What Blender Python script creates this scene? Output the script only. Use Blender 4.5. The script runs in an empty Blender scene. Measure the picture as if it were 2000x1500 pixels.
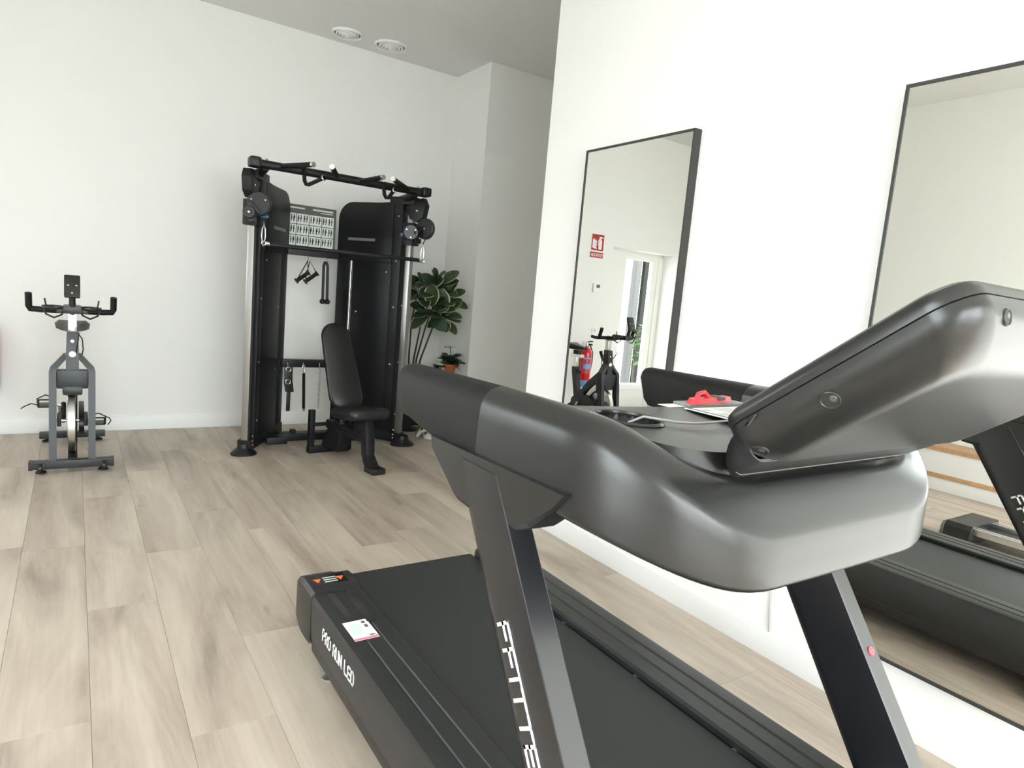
import bpy, bmesh, math, random
from mathutils import Vector, Matrix
random.seed(7)
S = bpy.context.scene
C = S.collection

# ------------------------------------------------------------------ camera
F_PX = 1271.15
YAW, PITCH, ROLL = math.radians(34.239), math.radians(7.5885), math.radians(-5.0112)
CAM = Vector((0, 0, 1.40))
fw = Vector((math.sin(YAW)*math.cos(PITCH), math.cos(YAW)*math.cos(PITCH), -math.sin(PITCH)))
rt = Vector((math.cos(YAW), -math.sin(YAW), 0)); dn = fw.cross(rt)
r2 = math.cos(ROLL)*rt + math.sin(ROLL)*dn
d2 = -math.sin(ROLL)*rt + math.cos(ROLL)*dn
cd = bpy.data.cameras.new('camera'); cam = bpy.data.objects.new('camera', cd); C.objects.link(cam)
cd.sensor_width = 36; cd.lens = F_PX/2000*36; cd.clip_start = .02
m3 = Matrix((r2, -d2, -fw)).transposed()
cam.matrix_world = Matrix.Translation(CAM) @ m3.to_4x4()
S.camera = cam

# ------------------------------------------------------------------ light
W = bpy.data.worlds.new('world'); S.world = W; W.use_nodes = True
bg = W.node_tree.nodes['Background']
bg.inputs[0].default_value = (.93, .965, 1.0, 1); bg.inputs[1].default_value = 8.0
S.view_settings.view_transform = 'Standard'; S.view_settings.look = 'None'
S.view_settings.gamma = 1; S.view_settings.use_curve_mapping = False
S.view_settings.exposure = 0.97
S.cycles.use_denoising = True
S.cycles.max_bounces = 14; S.cycles.diffuse_bounces = 8; S.cycles.glossy_bounces = 6; S.cycles.transparent_max_bounces = 12
S.cycles.caustics_reflective = False
sl_ = bpy.data.lights.new('sun', 'SUN'); sl_.energy = 9; sl_.angle = .009; sl_.color = (1, .975, .94)
sun = bpy.data.objects.new('sun', sl_); C.objects.link(sun); sun.location = (-6, -8, 8)
sun.rotation_euler = Vector((1, .85, -.50)).to_track_quat('-Z', 'Y').to_euler()
def portal(name, loc, rot, sx, sy):
    l = bpy.data.lights.new(name, 'AREA'); l.shape = 'RECTANGLE'; l.size = sx; l.size_y = sy
    l.cycles.is_portal = True
    o = bpy.data.objects.new(name, l); C.objects.link(o); o.location = loc; o.rotation_euler = rot
    return o

# room numbers
XL, XR, YB, YF, ZC = -2.10, 2.412, 6.29, -2.6, 3.583
XM = 2.367
YE = 3.379                     # end of the mirror wall
XP, YP = 3.281, 5.63           # pillar corner
LW = (-1.0, 1.3, .06, 2.85)    # left window  y0 y1 z0 z1
L2 = (3.95, 4.95, 1.05, 2.45)   # unseen second left window, added to brighten the far end
RW = (-1.4, 2.1, .06, 3.15)    # rear window  x0 x1 z0 z1
NI = (-2.07, -.903, 2.14)      # niche in back wall x0 x1 ztop
portal('window_portal', (XL-.2, (LW[0]+LW[1])/2, (LW[2]+LW[3])/2), (0, -math.pi/2, 0), LW[3]-LW[2], LW[1]-LW[0])
portal('window_portal', (XL-.2, (L2[0]+L2[1])/2, (L2[2]+L2[3])/2), (0, -math.pi/2, 0), L2[3]-L2[2], L2[1]-L2[0])
portal('window_portal', ((RW[0]+RW[1])/2, YF-.2, (RW[2]+RW[3])/2), (math.pi/2, 0, 0), RW[1]-RW[0], RW[3]-RW[2])
portal('window_portal', (-1.6, YB+.42, 1.2), (-math.pi/2, 0, 0), .6, 1.8)

# ------------------------------------------------------------------ materials
def lin(c): return tuple(((v/255)/12.92 if v/255 <= .04045 else ((v/255+.055)/1.055)**2.4) for v in c)
MATS = {}
def mat(name, col, rough=.5, metal=0., spec=.5, bump=0., bscale=200., coat=0., var=0., vscale=6.):
    if name in MATS: return MATS[name]
    m = bpy.data.materials.new(name); m.use_nodes = True; nt = m.node_tree
    b = nt.nodes['Principled BSDF']
    b.inputs['Base Color'].default_value = (*col, 1)
    b.inputs['Roughness'].default_value = rough; b.inputs['Metallic'].default_value = metal
    b.inputs['Specular IOR Level'].default_value = spec; b.inputs['Coat Weight'].default_value = coat
    tc = nt.nodes.new('ShaderNodeTexCoord')
    if bump:
        n = nt.nodes.new('ShaderNodeTexNoise'); n.inputs['Scale'].default_value = bscale; n.inputs['Detail'].default_value = 3
        nt.links.new(tc.outputs['Object'], n.inputs['Vector'])
        bp = nt.nodes.new('ShaderNodeBump'); bp.inputs['Strength'].default_value = bump; bp.inputs['Distance'].default_value = .002
        nt.links.new(n.outputs['Fac'], bp.inputs['Height']); nt.links.new(bp.outputs['Normal'], b.inputs['Normal'])
    if var:
        n = nt.nodes.new('ShaderNodeTexNoise'); n.inputs['Scale'].default_value = vscale; n.inputs['Detail'].default_value = 4
        nt.links.new(tc.outputs['Object'], n.inputs['Vector'])
        r = nt.nodes.new('ShaderNodeValToRGB')
        r.color_ramp.elements[0].position = .3; r.color_ramp.elements[1].position = .7
        r.color_ramp.elements[0].color = (*[c*(1-var) for c in col], 1); r.color_ramp.elements[1].color = (*[min(1, c*(1+var)) for c in col], 1)
        nt.links.new(n.outputs['Fac'], r.inputs['Fac']); nt.links.new(r.outputs['Color'], b.inputs['Base Color'])
    MATS[name] = m
    return m

def wood_floor():
    m = bpy.data.materials.new('oak_laminate'); m.use_nodes = True; nt = m.node_tree; L = nt.links.new
    b = nt.nodes['Principled BSDF']; b.inputs['Roughness'].default_value = .42; b.inputs['Specular IOR Level'].default_value = .4
    tc = nt.nodes.new('ShaderNodeTexCoord'); oi = nt.nodes.new('ShaderNodeObjectInfo')
    sc = nt.nodes.new('ShaderNodeVectorMath'); sc.operation = 'SCALE'; sc.inputs['Scale'].default_value = 37.
    cx = nt.nodes.new('ShaderNodeCombineXYZ')
    for i in range(3): L(oi.outputs['Random'], cx.inputs[i])
    L(cx.outputs[0], sc.inputs[0])
    ad = nt.nodes.new('ShaderNodeVectorMath'); ad.operation = 'ADD'; L(tc.outputs['Object'], ad.inputs[0]); L(sc.outputs[0], ad.inputs[1])
    def noise(scale, detail, rough, dist=0.):
        mp = nt.nodes.new('ShaderNodeMapping'); mp.inputs['Scale'].default_value = scale
        n = nt.nodes.new('ShaderNodeTexNoise'); n.inputs['Scale'].default_value = 1.; n.inputs['Detail'].default_value = detail
        n.inputs['Roughness'].default_value = rough; n.inputs['Distortion'].default_value = dist
        L(ad.outputs[0], mp.inputs['Vector']); L(mp.outputs[0], n.inputs['Vector']); return n
    def ramp(n, stops):
        r = nt.nodes.new('ShaderNodeValToRGB'); e = r.color_ramp.elements
        while len(e) < len(stops): e.new(.5)
        for k, (p, c) in enumerate(stops): e[k].position = p; e[k].color = (*c, 1)
        L(n.outputs['Fac'], r.inputs['Fac']); return r
    def mix(kind, fac, a, c):
        x = nt.nodes.new('ShaderNodeMix'); x.data_type = 'RGBA'; x.blend_type = kind
        if isinstance(fac, float): x.inputs[0].default_value = fac
        else: L(fac, x.inputs[0])
        L(a, x.inputs[6])
        if isinstance(c, tuple): x.inputs[7].default_value = (*c, 1)
        else: L(c, x.inputs[7])
        return x.outputs[2]
    big = ramp(noise((5.5, .85, 1), 5, .6, .5), [(.28, lin((146, 132, 120))), (.42, lin((174, 160, 146))), (.58, lin((194, 181, 166))), (.75, lin((204, 191, 176)))])
    fine = ramp(noise((70, 2.2, 1), 4, .6), [(.3, (.90, .89, .88)), (.7, (1.04, 1.04, 1.04))])
    col = mix('MULTIPLY', .8, big.outputs[0], fine.outputs[0])
    kn = ramp(noise((8.5, 3.2, 1), 2, .4), [(.20, (.5, .45, .41)), (.28, (1, 1, 1))])
    col = mix('MULTIPLY', .7, col, kn.outputs[0])
    tr = nt.nodes.new('ShaderNodeMapRange'); tr.inputs['To Min'].default_value = .94; tr.inputs['To Max'].default_value = 1.03
    L(oi.outputs['Random'], tr.inputs['Value'])
    cc = nt.nodes.new('ShaderNodeCombineColor')
    for i in range(3): L(tr.outputs[0], cc.inputs[i])
    col = mix('MULTIPLY', 1., col, cc.outputs[0])
    L(col, b.inputs['Base Color'])
    bp = nt.nodes.new('ShaderNodeBump'); bp.inputs['Strength'].default_value = .12; bp.inputs['Distance'].default_value = .001
    L(fine.outputs[0], bp.inputs['Height']); L(bp.outputs['Normal'], b.inputs['Normal'])
    return m
OAK = wood_floor()
def glass_mat():
    m = bpy.data.materials.new('window_glass'); m.use_nodes = True; nt = m.node_tree
    nt.nodes.remove(nt.nodes['Principled BSDF'])
    t = nt.nodes.new('ShaderNodeBsdfTransparent'); g = nt.nodes.new('ShaderNodeBsdfGlossy'); g.inputs['Roughness'].default_value = .0
    t.inputs[0].default_value = (.95, .97, .96, 1)
    fa = nt.nodes.new('ShaderNodeLayerWeight'); pw = nt.nodes.new('ShaderNodeMath'); pw.operation = 'POWER'; pw.inputs[1].default_value = 5
    lw = nt.nodes.new('ShaderNodeMath'); lw.operation = 'MULTIPLY_ADD'; lw.inputs[1].default_value = .5; lw.inputs[2].default_value = .03
    nt.links.new(fa.outputs['Facing'], pw.inputs[0]); nt.links.new(pw.outputs[0], lw.inputs[0])
    mx = nt.nodes.new('ShaderNodeMixShader'); o = nt.nodes['Material Output']
    nt.links.new(lw.outputs[0], mx.inputs[0]); nt.links.new(t.outputs[0], mx.inputs[1]); nt.links.new(g.outputs[0], mx.inputs[2]); nt.links.new(mx.outputs[0], o.inputs[0])
    return m
GLASS = glass_mat()
WALL = mat('white_wall_paint', (.83, .83, .81), .85, spec=.25, bump=.06, bscale=260)
CEIL = mat('white_ceiling_paint', (.76, .76, .75), .9, spec=.2, bump=.05, bscale=220)
SKIRT = mat('white_skirting_lacquer', (.84, .85, .85), .45)
FRAMEW = mat('white_window_frame', (.80, .80, .77), .5)
ALU_DARK = mat('anthracite_frame', (.045, .05, .05), .4)
MBLK = mat('black_mirror_frame', (.03, .029, .027), .5)
SILVERED = mat('silvered_mirror_glass', (.86, .865, .835), .0, 1.)
BLACKP = mat('black_plastic', (.010, .010, .0105), .40, bump=.05, bscale=500)
BLACKM = mat('black_powder_coat', (.008, .008, .0095), .42, spec=.35, bump=.08, bscale=700)
SHROUD = mat('black_shroud_panel', (.006, .006, .0075), .40, spec=.35)
BODYG = mat('graphite_moulded_plastic', (.014, .014, .0137), .29, spec=.5, bump=.012, bscale=900)
GRIPM = mat('charcoal_rubber_grip', (.008, .008, .0078), .58, spec=.25, bump=.10, bscale=800)
UPM = mat('black_satin_upright', (.008, .008, .010), .30, spec=.6)
RAILM = mat('dark_grey_side_rail', (.013, .014, .015), .36, bump=.05, bscale=600)
BELT = mat('black_running_belt', (.014, .015, .016), .5, bump=.35, bscale=900)
GLOSSB = mat('glossy_black_film', (.010, .010, .011), .12)
CHROME = mat('chrome', (.78, .77, .75), .14, 1.)
STEEL = mat('brushed_steel', (.66, .65, .63), .34, 1.)
SEAM = mat('dark_joint', (.008, .008, .008), .6)
VINYL = mat('black_vinyl_padding', (.010, .0105, .0105), .42, bump=.12, bscale=420)
WHITEL = mat('white_lettering', (.82, .82, .82), .5)
PAPER = mat('white_paper', (.84, .84, .83), .6)
GREYP = mat('grey_print', (.10, .11, .10), .6)
LGREYP = mat('pale_grey_print', (.55, .57, .55), .6)
GREENW = mat('pale_green_white_print', (.66, .70, .67), .6)
REDP = mat('red_plastic', lin((214, 58, 66)), .4)
REDE = mat('red_extinguisher_paint', lin((196, 30, 40)), .25)
REDS = mat('red_sign', lin((170, 24, 28)), .5)
BLUEP = mat('blue_plastic', lin((36, 105, 165)), .35)
BLUEB = mat('pale_blue_label', lin((105, 160, 205)), .45)
ORANGE = mat('orange_print', lin((235, 105, 45)), .5)
PINKP = mat('pink_print', lin((214, 120, 140)), .5)
GREYM = mat('gunmetal_paint', (.024, .0255, .029), .4, .25)
TERRA = mat('terracotta', lin((176, 96, 52)), .75, var=.15, vscale=14)
LEAFM = mat('dark_green_leaf', lin((44, 62, 34)), .38, var=.35, vscale=9)
LEAFD = mat('deep_green_leaf', lin((34, 56, 38)), .4, var=.3, vscale=12)
LEAFE = mat('cream_leaf_edge', lin((170, 175, 140)), .45)
LEAFW = mat('whitish_leaf', lin((205, 210, 196)), .5, var=.1)
BUSH = mat('garden_leaf', lin((70, 110, 45)), .5, var=.3)
STEMM = mat('brown_stem', lin((58, 46, 38)), .7)
SOIL = mat('soil', (.02, .014, .01), .9)
WOODE = mat('oak_edge', lin((190, 150, 112)), .5, var=.12, vscale=20)
WHITEF = mat('white_furniture', (.82, .82, .81), .45)
GROUND = mat('outdoor_paving', (.42, .41, .39), .8, var=.1, vscale=1.5)
OUTW = mat('outdoor_render_wall', (.62, .62, .63), .8, var=.05, vscale=1)
CLEARP = mat('screen_black', (.01, .01, .012), .1)

# ------------------------------------------------------------------ mesh helpers
def V(*a): return Vector(a)
class B:
    def __init__(s): s.bm = bmesh.new()
    def _xf(s, vs, M):
        if M is not None:
            for v in vs: v.co = M @ v.co
    def box(s, lo, hi, bev=0., M=None, seg=2):
        t = bmesh.new()
        r = bmesh.ops.create_cube(t, size=1.)
        for v in t.verts:
            v.co = Vector([(lo[i]+hi[i])/2 + v.co[i]*(hi[i]-lo[i]) for i in range(3)])
        if bev: bmesh.ops.bevel(t, geom=t.edges[:], offset=bev, segments=seg, profile=.7, affect='EDGES')
        return s.add(t, M)
    def add(s, t, M=None):
        if M is not None: bmesh.ops.transform(t, matrix=M, verts=t.verts[:])
        me = bpy.data.meshes.new('t'); t.to_mesh(me); t.free(); s.bm.from_mesh(me); bpy.data.meshes.remove(me)
        return s
    def prism(s, pts, lo, hi, axis=0, bev=0., M=None, seg=2):
        """polygon pts extruded from lo to hi along axis; pts are the other two coordinates in order"""
        t = bmesh.new()
        def co(p, w):
            a = [0, 0, 0]; o = [i for i in range(3) if i != axis]
            a[axis] = w; a[o[0]] = p[0]; a[o[1]] = p[1]; return a
        b0 = [t.verts.new(co(p, lo)) for p in pts]; b1 = [t.verts.new(co(p, hi)) for p in pts]
        n = len(pts)
        t.faces.new(b0); t.faces.new(b1)
        for i in range(n): t.faces.new((b0[i], b0[(i+1) % n], b1[(i+1) % n], b1[i]))
        bmesh.ops.recalc_face_normals(t, faces=t.faces[:])
        if bev:
            ed = [e for e in t.edges if e.calc_face_angle(0) > .5]
            bmesh.ops.bevel(t, geom=ed, offset=bev, segments=seg, profile=.7, affect='EDGES', clamp_overlap=True)
        return s.add(t, M)
    def tube(s, pts, r, seg=10, cap=True, closed=False, M=None):
        t = bmesh.new(); pts = [Vector(p) for p in pts]; n = len(pts)
        rs = r if isinstance(r, (list, tuple)) else [r]*n
        rings = []; up = None
        for i, p in enumerate(pts):
            if closed: d = pts[(i+1) % n]-pts[i-1]
            else: d = pts[min(i+1, n-1)]-pts[max(i-1, 0)]
            d.normalize()
            if up is None:
                up = Vector((0, 0, 1)) if abs(d.z) < .9 else Vector((0, 1, 0))
            a = d.cross(up)
            if a.length < 1e-4: a = d.cross(Vector((1, 0, 0)))
            a.normalize(); b = a.cross(d); up = b
            rings.append([t.verts.new(p + rs[i]*(math.cos(2*math.pi*k/seg)*a + math.sin(2*math.pi*k/seg)*b)) for k in range(seg)])
        for i in range(n if closed else n-1):
            A, Bq = rings[i], rings[(i+1) % n]
            for k in range(seg): t.faces.new((A[k], A[(k+1) % seg], Bq[(k+1) % seg], Bq[k]))
        if cap and not closed:
            t.faces.new(rings[0]); t.faces.new(rings[-1])
        bmesh.ops.recalc_face_normals(t, faces=t.faces[:])
        return s.add(t, M)
    def lathe(s, prof, seg=24, M=None):
        """prof: list of (radius, z)"""
        t = bmesh.new(); rings = []
        for r, z in prof:
            if r < 1e-6: rings.append([t.verts.new((0, 0, z))])
            else: rings.append([t.verts.new((r*math.cos(2*math.pi*k/seg), r*math.sin(2*math.pi*k/seg), z)) for k in range(seg)])
        for A, Bq in zip(rings, rings[1:]):
            for k in range(seg):
                k2 = (k+1) % seg
                if len(A) == 1 and len(Bq) == 1: continue
                if len(A) == 1: t.faces.new((A[0], Bq[k2], Bq[k]))
                elif len(Bq) == 1: t.faces.new((A[k], A[k2], Bq[0]))
                else: t.faces.new((A[k], A[k2], Bq[k2], Bq[k]))
        bmesh.ops.recalc_face_normals(t, faces=t.faces[:])
        return s.add(t, M)
    def cyl(s, p0, p1, r, seg=14): return s.tube([p0, p1], r, seg)
    def disc(s, c, n, r, th, seg=18, bev=.0):
        """short cylinder centred at c, axis n"""
        M = Matrix.Translation(Vector(c)) @ Vector(n).to_track_quat('Z', 'Y').to_matrix().to_4x4()
        b = bev or min(th*.25, r*.2)
        return s.lathe([(0, -th/2), (r-b, -th/2), (r, -th/2+b), (r, th/2-b), (r-b, th/2), (0, th/2)], seg, M)
    def loft(s, secs, capa=True, capb=True, closed=True):
        t = bmesh.new(); rr = [[t.verts.new(p) for p in q] for q in secs]; n = len(secs[0])
        for A, Bq in zip(rr, rr[1:]):
            for k in range(n if closed else n-1): t.faces.new((A[k], A[(k+1) % n], Bq[(k+1) % n], Bq[k]))
        if capa: t.faces.new(rr[0])
        if capb: t.faces.new(rr[-1])
        bmesh.ops.recalc_face_normals(t, faces=t.faces[:])
        return s.add(t)

def root_loc(p):
    while p.parent: p = p.parent
    return p.location
def obj(name, b, m, parent=None, local=False, smooth=35):
    """link the builder's mesh as one object; world coordinates unless local"""
    bm = b.bm if isinstance(b, B) else b
    me = bpy.data.meshes.new(name); bm.to_mesh(me); bm.free()
    if parent is not None and not local: me.transform(Matrix.Translation(-root_loc(parent)))
    ms = m if isinstance(m, (list, tuple)) else [m]
    for x in ms: me.materials.append(x)
    if smooth:
        me.polygons.foreach_set('use_smooth', [True]*len(me.polygons))
        me.set_sharp_from_angle(angle=math.radians(smooth))
    o = bpy.data.objects.new(name, me); C.objects.link(o)
    if parent is not None: o.parent = parent
    return o
def tag(o, label, cat, group=None):
    o['label'] = label; o['category'] = cat
    if group: o['group'] = group
    return o
def thing(name, label, cat, loc, rotz=0, group=None):
    o = bpy.data.objects.new(name, None); C.objects.link(o); o.location = loc; o.rotation_euler = (0, 0, rotz); o.empty_display_size = .1
    return tag(o, label, cat, group)
def one(name, b, m, label, cat, origin, group=None, smooth=35):
    """a thing that is one mesh, built in world coordinates, with its own origin"""
    bm = b.bm; bmesh.ops.translate(bm, verts=bm.verts[:], vec=-Vector(origin))
    o = obj(name, b, m, smooth=smooth); o.location = origin
    return tag(o, label, cat, group)
def struct(name, b, m, parent=None, smooth=30, label=None):
    o = obj(name, b, m, parent, local=True, smooth=smooth)
    if parent is None: o['kind'] = 'structure'
    if label: o['label'] = label
    return o
def arc(c, r, a0, a1, n, fn=lambda u, v: (u, v)):
    return [fn(c[0]+r*math.cos(math.radians(a0+(a1-a0)*k/n)), c[1]+r*math.sin(math.radians(a0+(a1-a0)*k/n))) for k in range(n+1)]
def rrect(x0, x1, y0, y1, r, n=6):
    return arc((x1-r, y1-r), r, 0, 90, n)+arc((x0+r, y1-r), r, 90, 180, n)+arc((x0+r, y0+r), r, 180, 270, n)+arc((x1-r, y0+r), r, 270, 360, n)

# stroke lettering: glyph -> polylines on a 0..1 x 0..1 box
GL = {'F': [[(0, 0), (0, 1), (1, 1)], [(0, .5), (.85, .5)]], 'I': [[(.5, 0), (.5, 1)]], 'T': [[(0, 1), (1, 1)], [(.5, 1), (.5, 0)]],
      'E': [[(1, 1), (0, 1), (0, 0), (1, 0)], [(0, .5), (.85, .5)]], 'C': [[(1, 1), (0, 1), (0, 0), (1, 0)]], 'H': [[(0, 0), (0, 1)], [(1, 0), (1, 1)], [(0, .5), (1, .5)]],
      'P': [[(0, 0), (0, 1), (1, 1), (1, .45), (0, .45)]], 'R': [[(0, 0), (0, 1), (1, 1), (1, .5), (0, .5)], [(.45, .5), (1, 0)]], 'O': [[(0, 0), (0, 1), (1, 1), (1, 0), (0, 0)]],
      'U': [[(0, 1), (0, 0), (1, 0), (1, 1)]], 'N': [[(0, 0), (0, 1), (1, 0), (1, 1)]], 'L': [[(0, 1), (0, 0), (1, 0)]], 'D': [[(0, 0), (0, 1), (.7, 1), (1, .75), (1, .25), (.7, 0), (0, 0)]],
      'X': [[(0, 0), (1, 1)], [(0, 1), (1, 0)]], ' ': []}
def lettering(b, text, P0, ua, ub, h, w, gap, stroke, nrm, th=.0012, slant=0.):
    """flat strokes; P0 start, ua reading direction, ub letter-up direction, nrm surface normal"""
    P0, ua, ub, nrm = Vector(P0), Vector(ua).normalized(), Vector(ub).normalized(), Vector(nrm).normalized()
    x = 0.
    for ch in text:
        gw = w*(.30 if ch == 'I' else .6 if ch == ' ' else 1)
        for pl in GL[ch]:
            for (a, c), (a2, c2) in zip(pl, pl[1:]):
                p = P0 + ua*(x+a*gw+slant*c*h) + ub*(c*h); q = P0 + ua*(x+a2*gw+slant*c2*h) + ub*(c2*h)
                d = (q-p).normalized(); s = d.cross(nrm)*stroke/2; e = d*stroke/2
                t = bmesh.new(); vs = []
                for k in (0, 1):
                    for cn in (p-e-s, q+e-s, q+e+s, p-e+s): vs.append(t.verts.new(cn+nrm*th*k))
                for f in ((0, 1, 2, 3), (4, 5, 6, 7), (0, 1, 5, 4), (1, 2, 6, 5), (2, 3, 7, 6), (3, 0, 4, 7)): t.faces.new([vs[i] for i in f])
                bmesh.ops.recalc_face_normals(t, faces=t.faces[:]); b.add(t)
        x += gw+gap
    return b

# ------------------------------------------------------------------ room shell
struct('wall_back', B().box((NI[1], YB, 0), (XP+.4, YB+.26, ZC)).box((XL-.25, YB, 0), (NI[0], YB+.26, ZC)).box((NI[0], YB, NI[2]), (NI[1], YB+.26, ZC)), WALL)
struct('wall_right', B().box((XR, YF-.25, 0), (5.0, YE, ZC)), WALL)
struct('wall_pillar', B().box((XP, YP, 0), (5.2, YB+.26, ZC)), WALL)
struct('wall_corridor', B().box((5.0, YF, 0), (5.2, YP, ZC)), WALL)
struct('wall_left', B().box((XL-.25, YF-.25, 0), (XL, LW[0], ZC)).box((XL-.25, LW[1], 0), (XL, L2[0], ZC)).box((XL-.25, L2[1], 0), (XL, YB, ZC)).box((XL-.25, L2[0], 0), (XL, L2[1], L2[2])).box((XL-.25, L2[0], L2[3]), (XL, L2[1], ZC)).box((XL-.25, LW[0], LW[3]), (XL, LW[1], ZC)).box((XL-.25, LW[0], 0), (XL, LW[1], LW[2])), WALL)
struct('wall_rear', B().box((XL, YF-.25, 0), (RW[0], YF, ZC)).box((RW[1], YF-.25, 0), (XR, YF, ZC)).box((RW[0], YF-.25, RW[3]), (RW[1], YF, ZC)).box((RW[0], YF-.25, 0), (RW[1], YF, RW[2])), WALL)
struct('ceiling', B().box((XL-.25, YF-.25, ZC), (5.2, YB+.26, ZC+.15)), CEIL)
fl = struct('floor', B().box((XL-.25, YF-.25, -.14), (5.2, YB+.36, -.0125)), mat('underlay', (.16, .13, .11), .8))
# planks
PW, PL = .25, 1.5
pm = {}
ends = {-1: 3.69, 0: 4.45, 1: 3.48, 2: 4.005}
def plank(x0, x1, y0, y1):
    if y1-y0 < .05 or x1-x0 < .02: return
    k = (round(x1-x0, 3), round(y1-y0, 3))
    if k not in pm:
        g = .0004
        b = B().box((-k[0]/2+g, -k[1]/2+g, -.012), (k[0]/2-g, k[1]/2-g, 0), .0006, seg=1)
        me = bpy.data.meshes.new('plank'); b.bm.to_mesh(me); b.bm.free(); me.materials.append(OAK); pm[k] = me
    o = bpy.data.objects.new('plank', pm[k]); C.objects.link(o); o.location = ((x0+x1)/2, (y0+y1)/2, 0); o.parent = fl
for i in range(-9, 20):
    x0, x1 = max(XL, .04+i*PW), min(5.0, .04+(i+1)*PW)
    if x1 <= x0: continue
    e = ends.get(i, random.uniform(0, PL))
    spans = [(x0, x1, YF, YB)] if x1 <= XR else [(x0, x1, YE, YB if x0 < XP else YP)] if x0 >= XR else [(x0, XR, YF, YB), (XR, x1, YE, YB)]
    for a, c, ya, yb in spans:
        y = e-math.ceil((e-ya)/PL)*PL
        while y < yb:
            plank(a, c, max(y, ya), min(y+PL, yb)); y += PL
def skirt(name, lo, hi): struct(name, B().box(lo, hi, .004), SKIRT)
skirt('baseboard_back', (NI[1], YB-.014, 0), (XP, YB, .115))
skirt('baseboard_right', (XR-.014, YF, 0), (XR, YE+.014, .108))
skirt('baseboard_pillar', (XP-.014, YP-.014, 0), (XP, YB, .115))
skirt('baseboard_left', (XL, LW[1], 0), (XL+.014, YB, .115))
skirt('baseboard_corridor', (XP, YP-.014, 0), (5.0, YP, .115))

# windows -------------------------------------------------------------
def frame_y(b, x0, x1, z0, z1, y, w, d):      # frame in a plane of constant y
    b.box((x0, y, z0), (x0+w, y+d, z1), .004); b.box((x1-w, y, z0), (x1, y+d, z1), .004)
    b.box((x0+w, y, z0), (x1-w, y+d, z0+w), .004); b.box((x0+w, y, z1-w), (x1-w, y+d, z1), .004); return b
def frame_x(b, y0, y1, z0, z1, x, w, d):
    b.box((x, y0, z0), (x+d, y0+w, z1), .004); b.box((x, y1-w, z0), (x+d, y1, z1), .004)
    b.box((x, y0+w, z0), (x+d, y1-w, z0+w), .004); b.box((x, y0+w, z1-w), (x+d, y1-w, z1), .004); return b
# niche door (seen in the mirror)
dg = YB+.26
d1 = struct('door_1', B().box((NI[0]-.15, dg, 0), (NI[0]+.19, dg+.06, NI[2]+.1), .004).box((-1.39, dg, 0), (NI[1]+.15, dg+.06, NI[2]+.1), .004)
            .box((NI[0]+.19, dg, 2.04), (-1.39, dg+.06, NI[2]+.1), .004).box((NI[0]+.19, dg, 0), (-1.39, dg+.06, .27), .004), FRAMEW)
struct('sill', B().box((NI[0]+.17, dg-.03, .27), (-1.37, dg+.08, .345), .006), SKIRT, d1)
struct('pane', B().box((NI[0]+.18, dg+.028, .34), (-1.38, dg+.034, 2.05)), GLASS, d1, 0)
struct('door_trim', B().box((NI[0]-.03, dg-.012, 0), (NI[0]+.085, dg, 2.10), .003), FRAMEW, d1)
# left and rear windows (behind and beside the camera); second left one added for light
w1 = struct('window_1', frame_x(B(), LW[0], LW[1], LW[2], LW[3], XL-.16, .06, .06).box((XL-.16, .12, LW[2]), (XL-.10, .18, LW[3]), .004), ALU_DARK)
for a, c in ((LW[0]+.05, .13), (.17, LW[1]-.05)): struct('pane', B().box((XL-.134, a, LW[2]+.05), (XL-.128, c, LW[3]-.05)), GLASS, w1, 0)
w3 = struct('window_fill', frame_x(B(), L2[0], L2[1], L2[2], L2[3], XL-.16, .06, .06), ALU_DARK)  # unseen opening added to let more daylight into the far end
struct('pane', B().box((XL-.134, L2[0]+.05, L2[2]+.05), (XL-.128, L2[1]-.05, L2[3]-.05)), GLASS, w3, 0)
w2 = struct('window_2', frame_y(B(), RW[0], RW[1], RW[2], RW[3], YF-.16, .06, .06).box((.17, YF-.16, RW[2]), (.23, YF-.10, RW[3]), .004), ALU_DARK)
for a, c in ((RW[0]+.05, .18), (.22, RW[1]-.05)): struct('pane', B().box((a, YF-.134, RW[2]+.05), (c, YF-.128, RW[3]-.05)), GLASS, w2, 0)
# outdoors: paving, a rendered garden post and a shrub beyond the niche door
g = struct('ground', B().box((-30, -30, -.40), (30, 30, -.15)), GROUND)
struct('wall_sun_block', B().box((-5.3, -1.35, -.15), (XL-.25, -1.10, 4.2)), OUTW)  # unseen wall added outside to keep direct sun off the left window
struct('wall_sun_block', B().box((-4.2, 3.62, -.15), (XL-.25, 3.85, 4.2)), OUTW)  # likewise added out of view, shields the second left opening from sun
struct('wall_garden', B().box((-3.3, 8.2, -.15), (-2.55, 8.5, 3.2), .01), OUTW)
one('door_post', B().box((-2.36, 6.93, -.15), (-2.12, 6.99, 2.9), .006), mat('near_black_post', (.004, .004, .004), .7, spec=.1), 'dark upright post outside the glazed door, seen in the far mirror', 'post', (-2.24, 6.96, -.15))
one('pale_post', B().box((-2.09, 6.96, -.15), (-1.99, 7.06, 2.9), .006), mat('grey_outdoor_post', (.05, .05, .052), .8), 'grey upright post beside the dark one outside the glazed door, in the mirror', 'post', (-2.04, 7.01, -.15))
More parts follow.
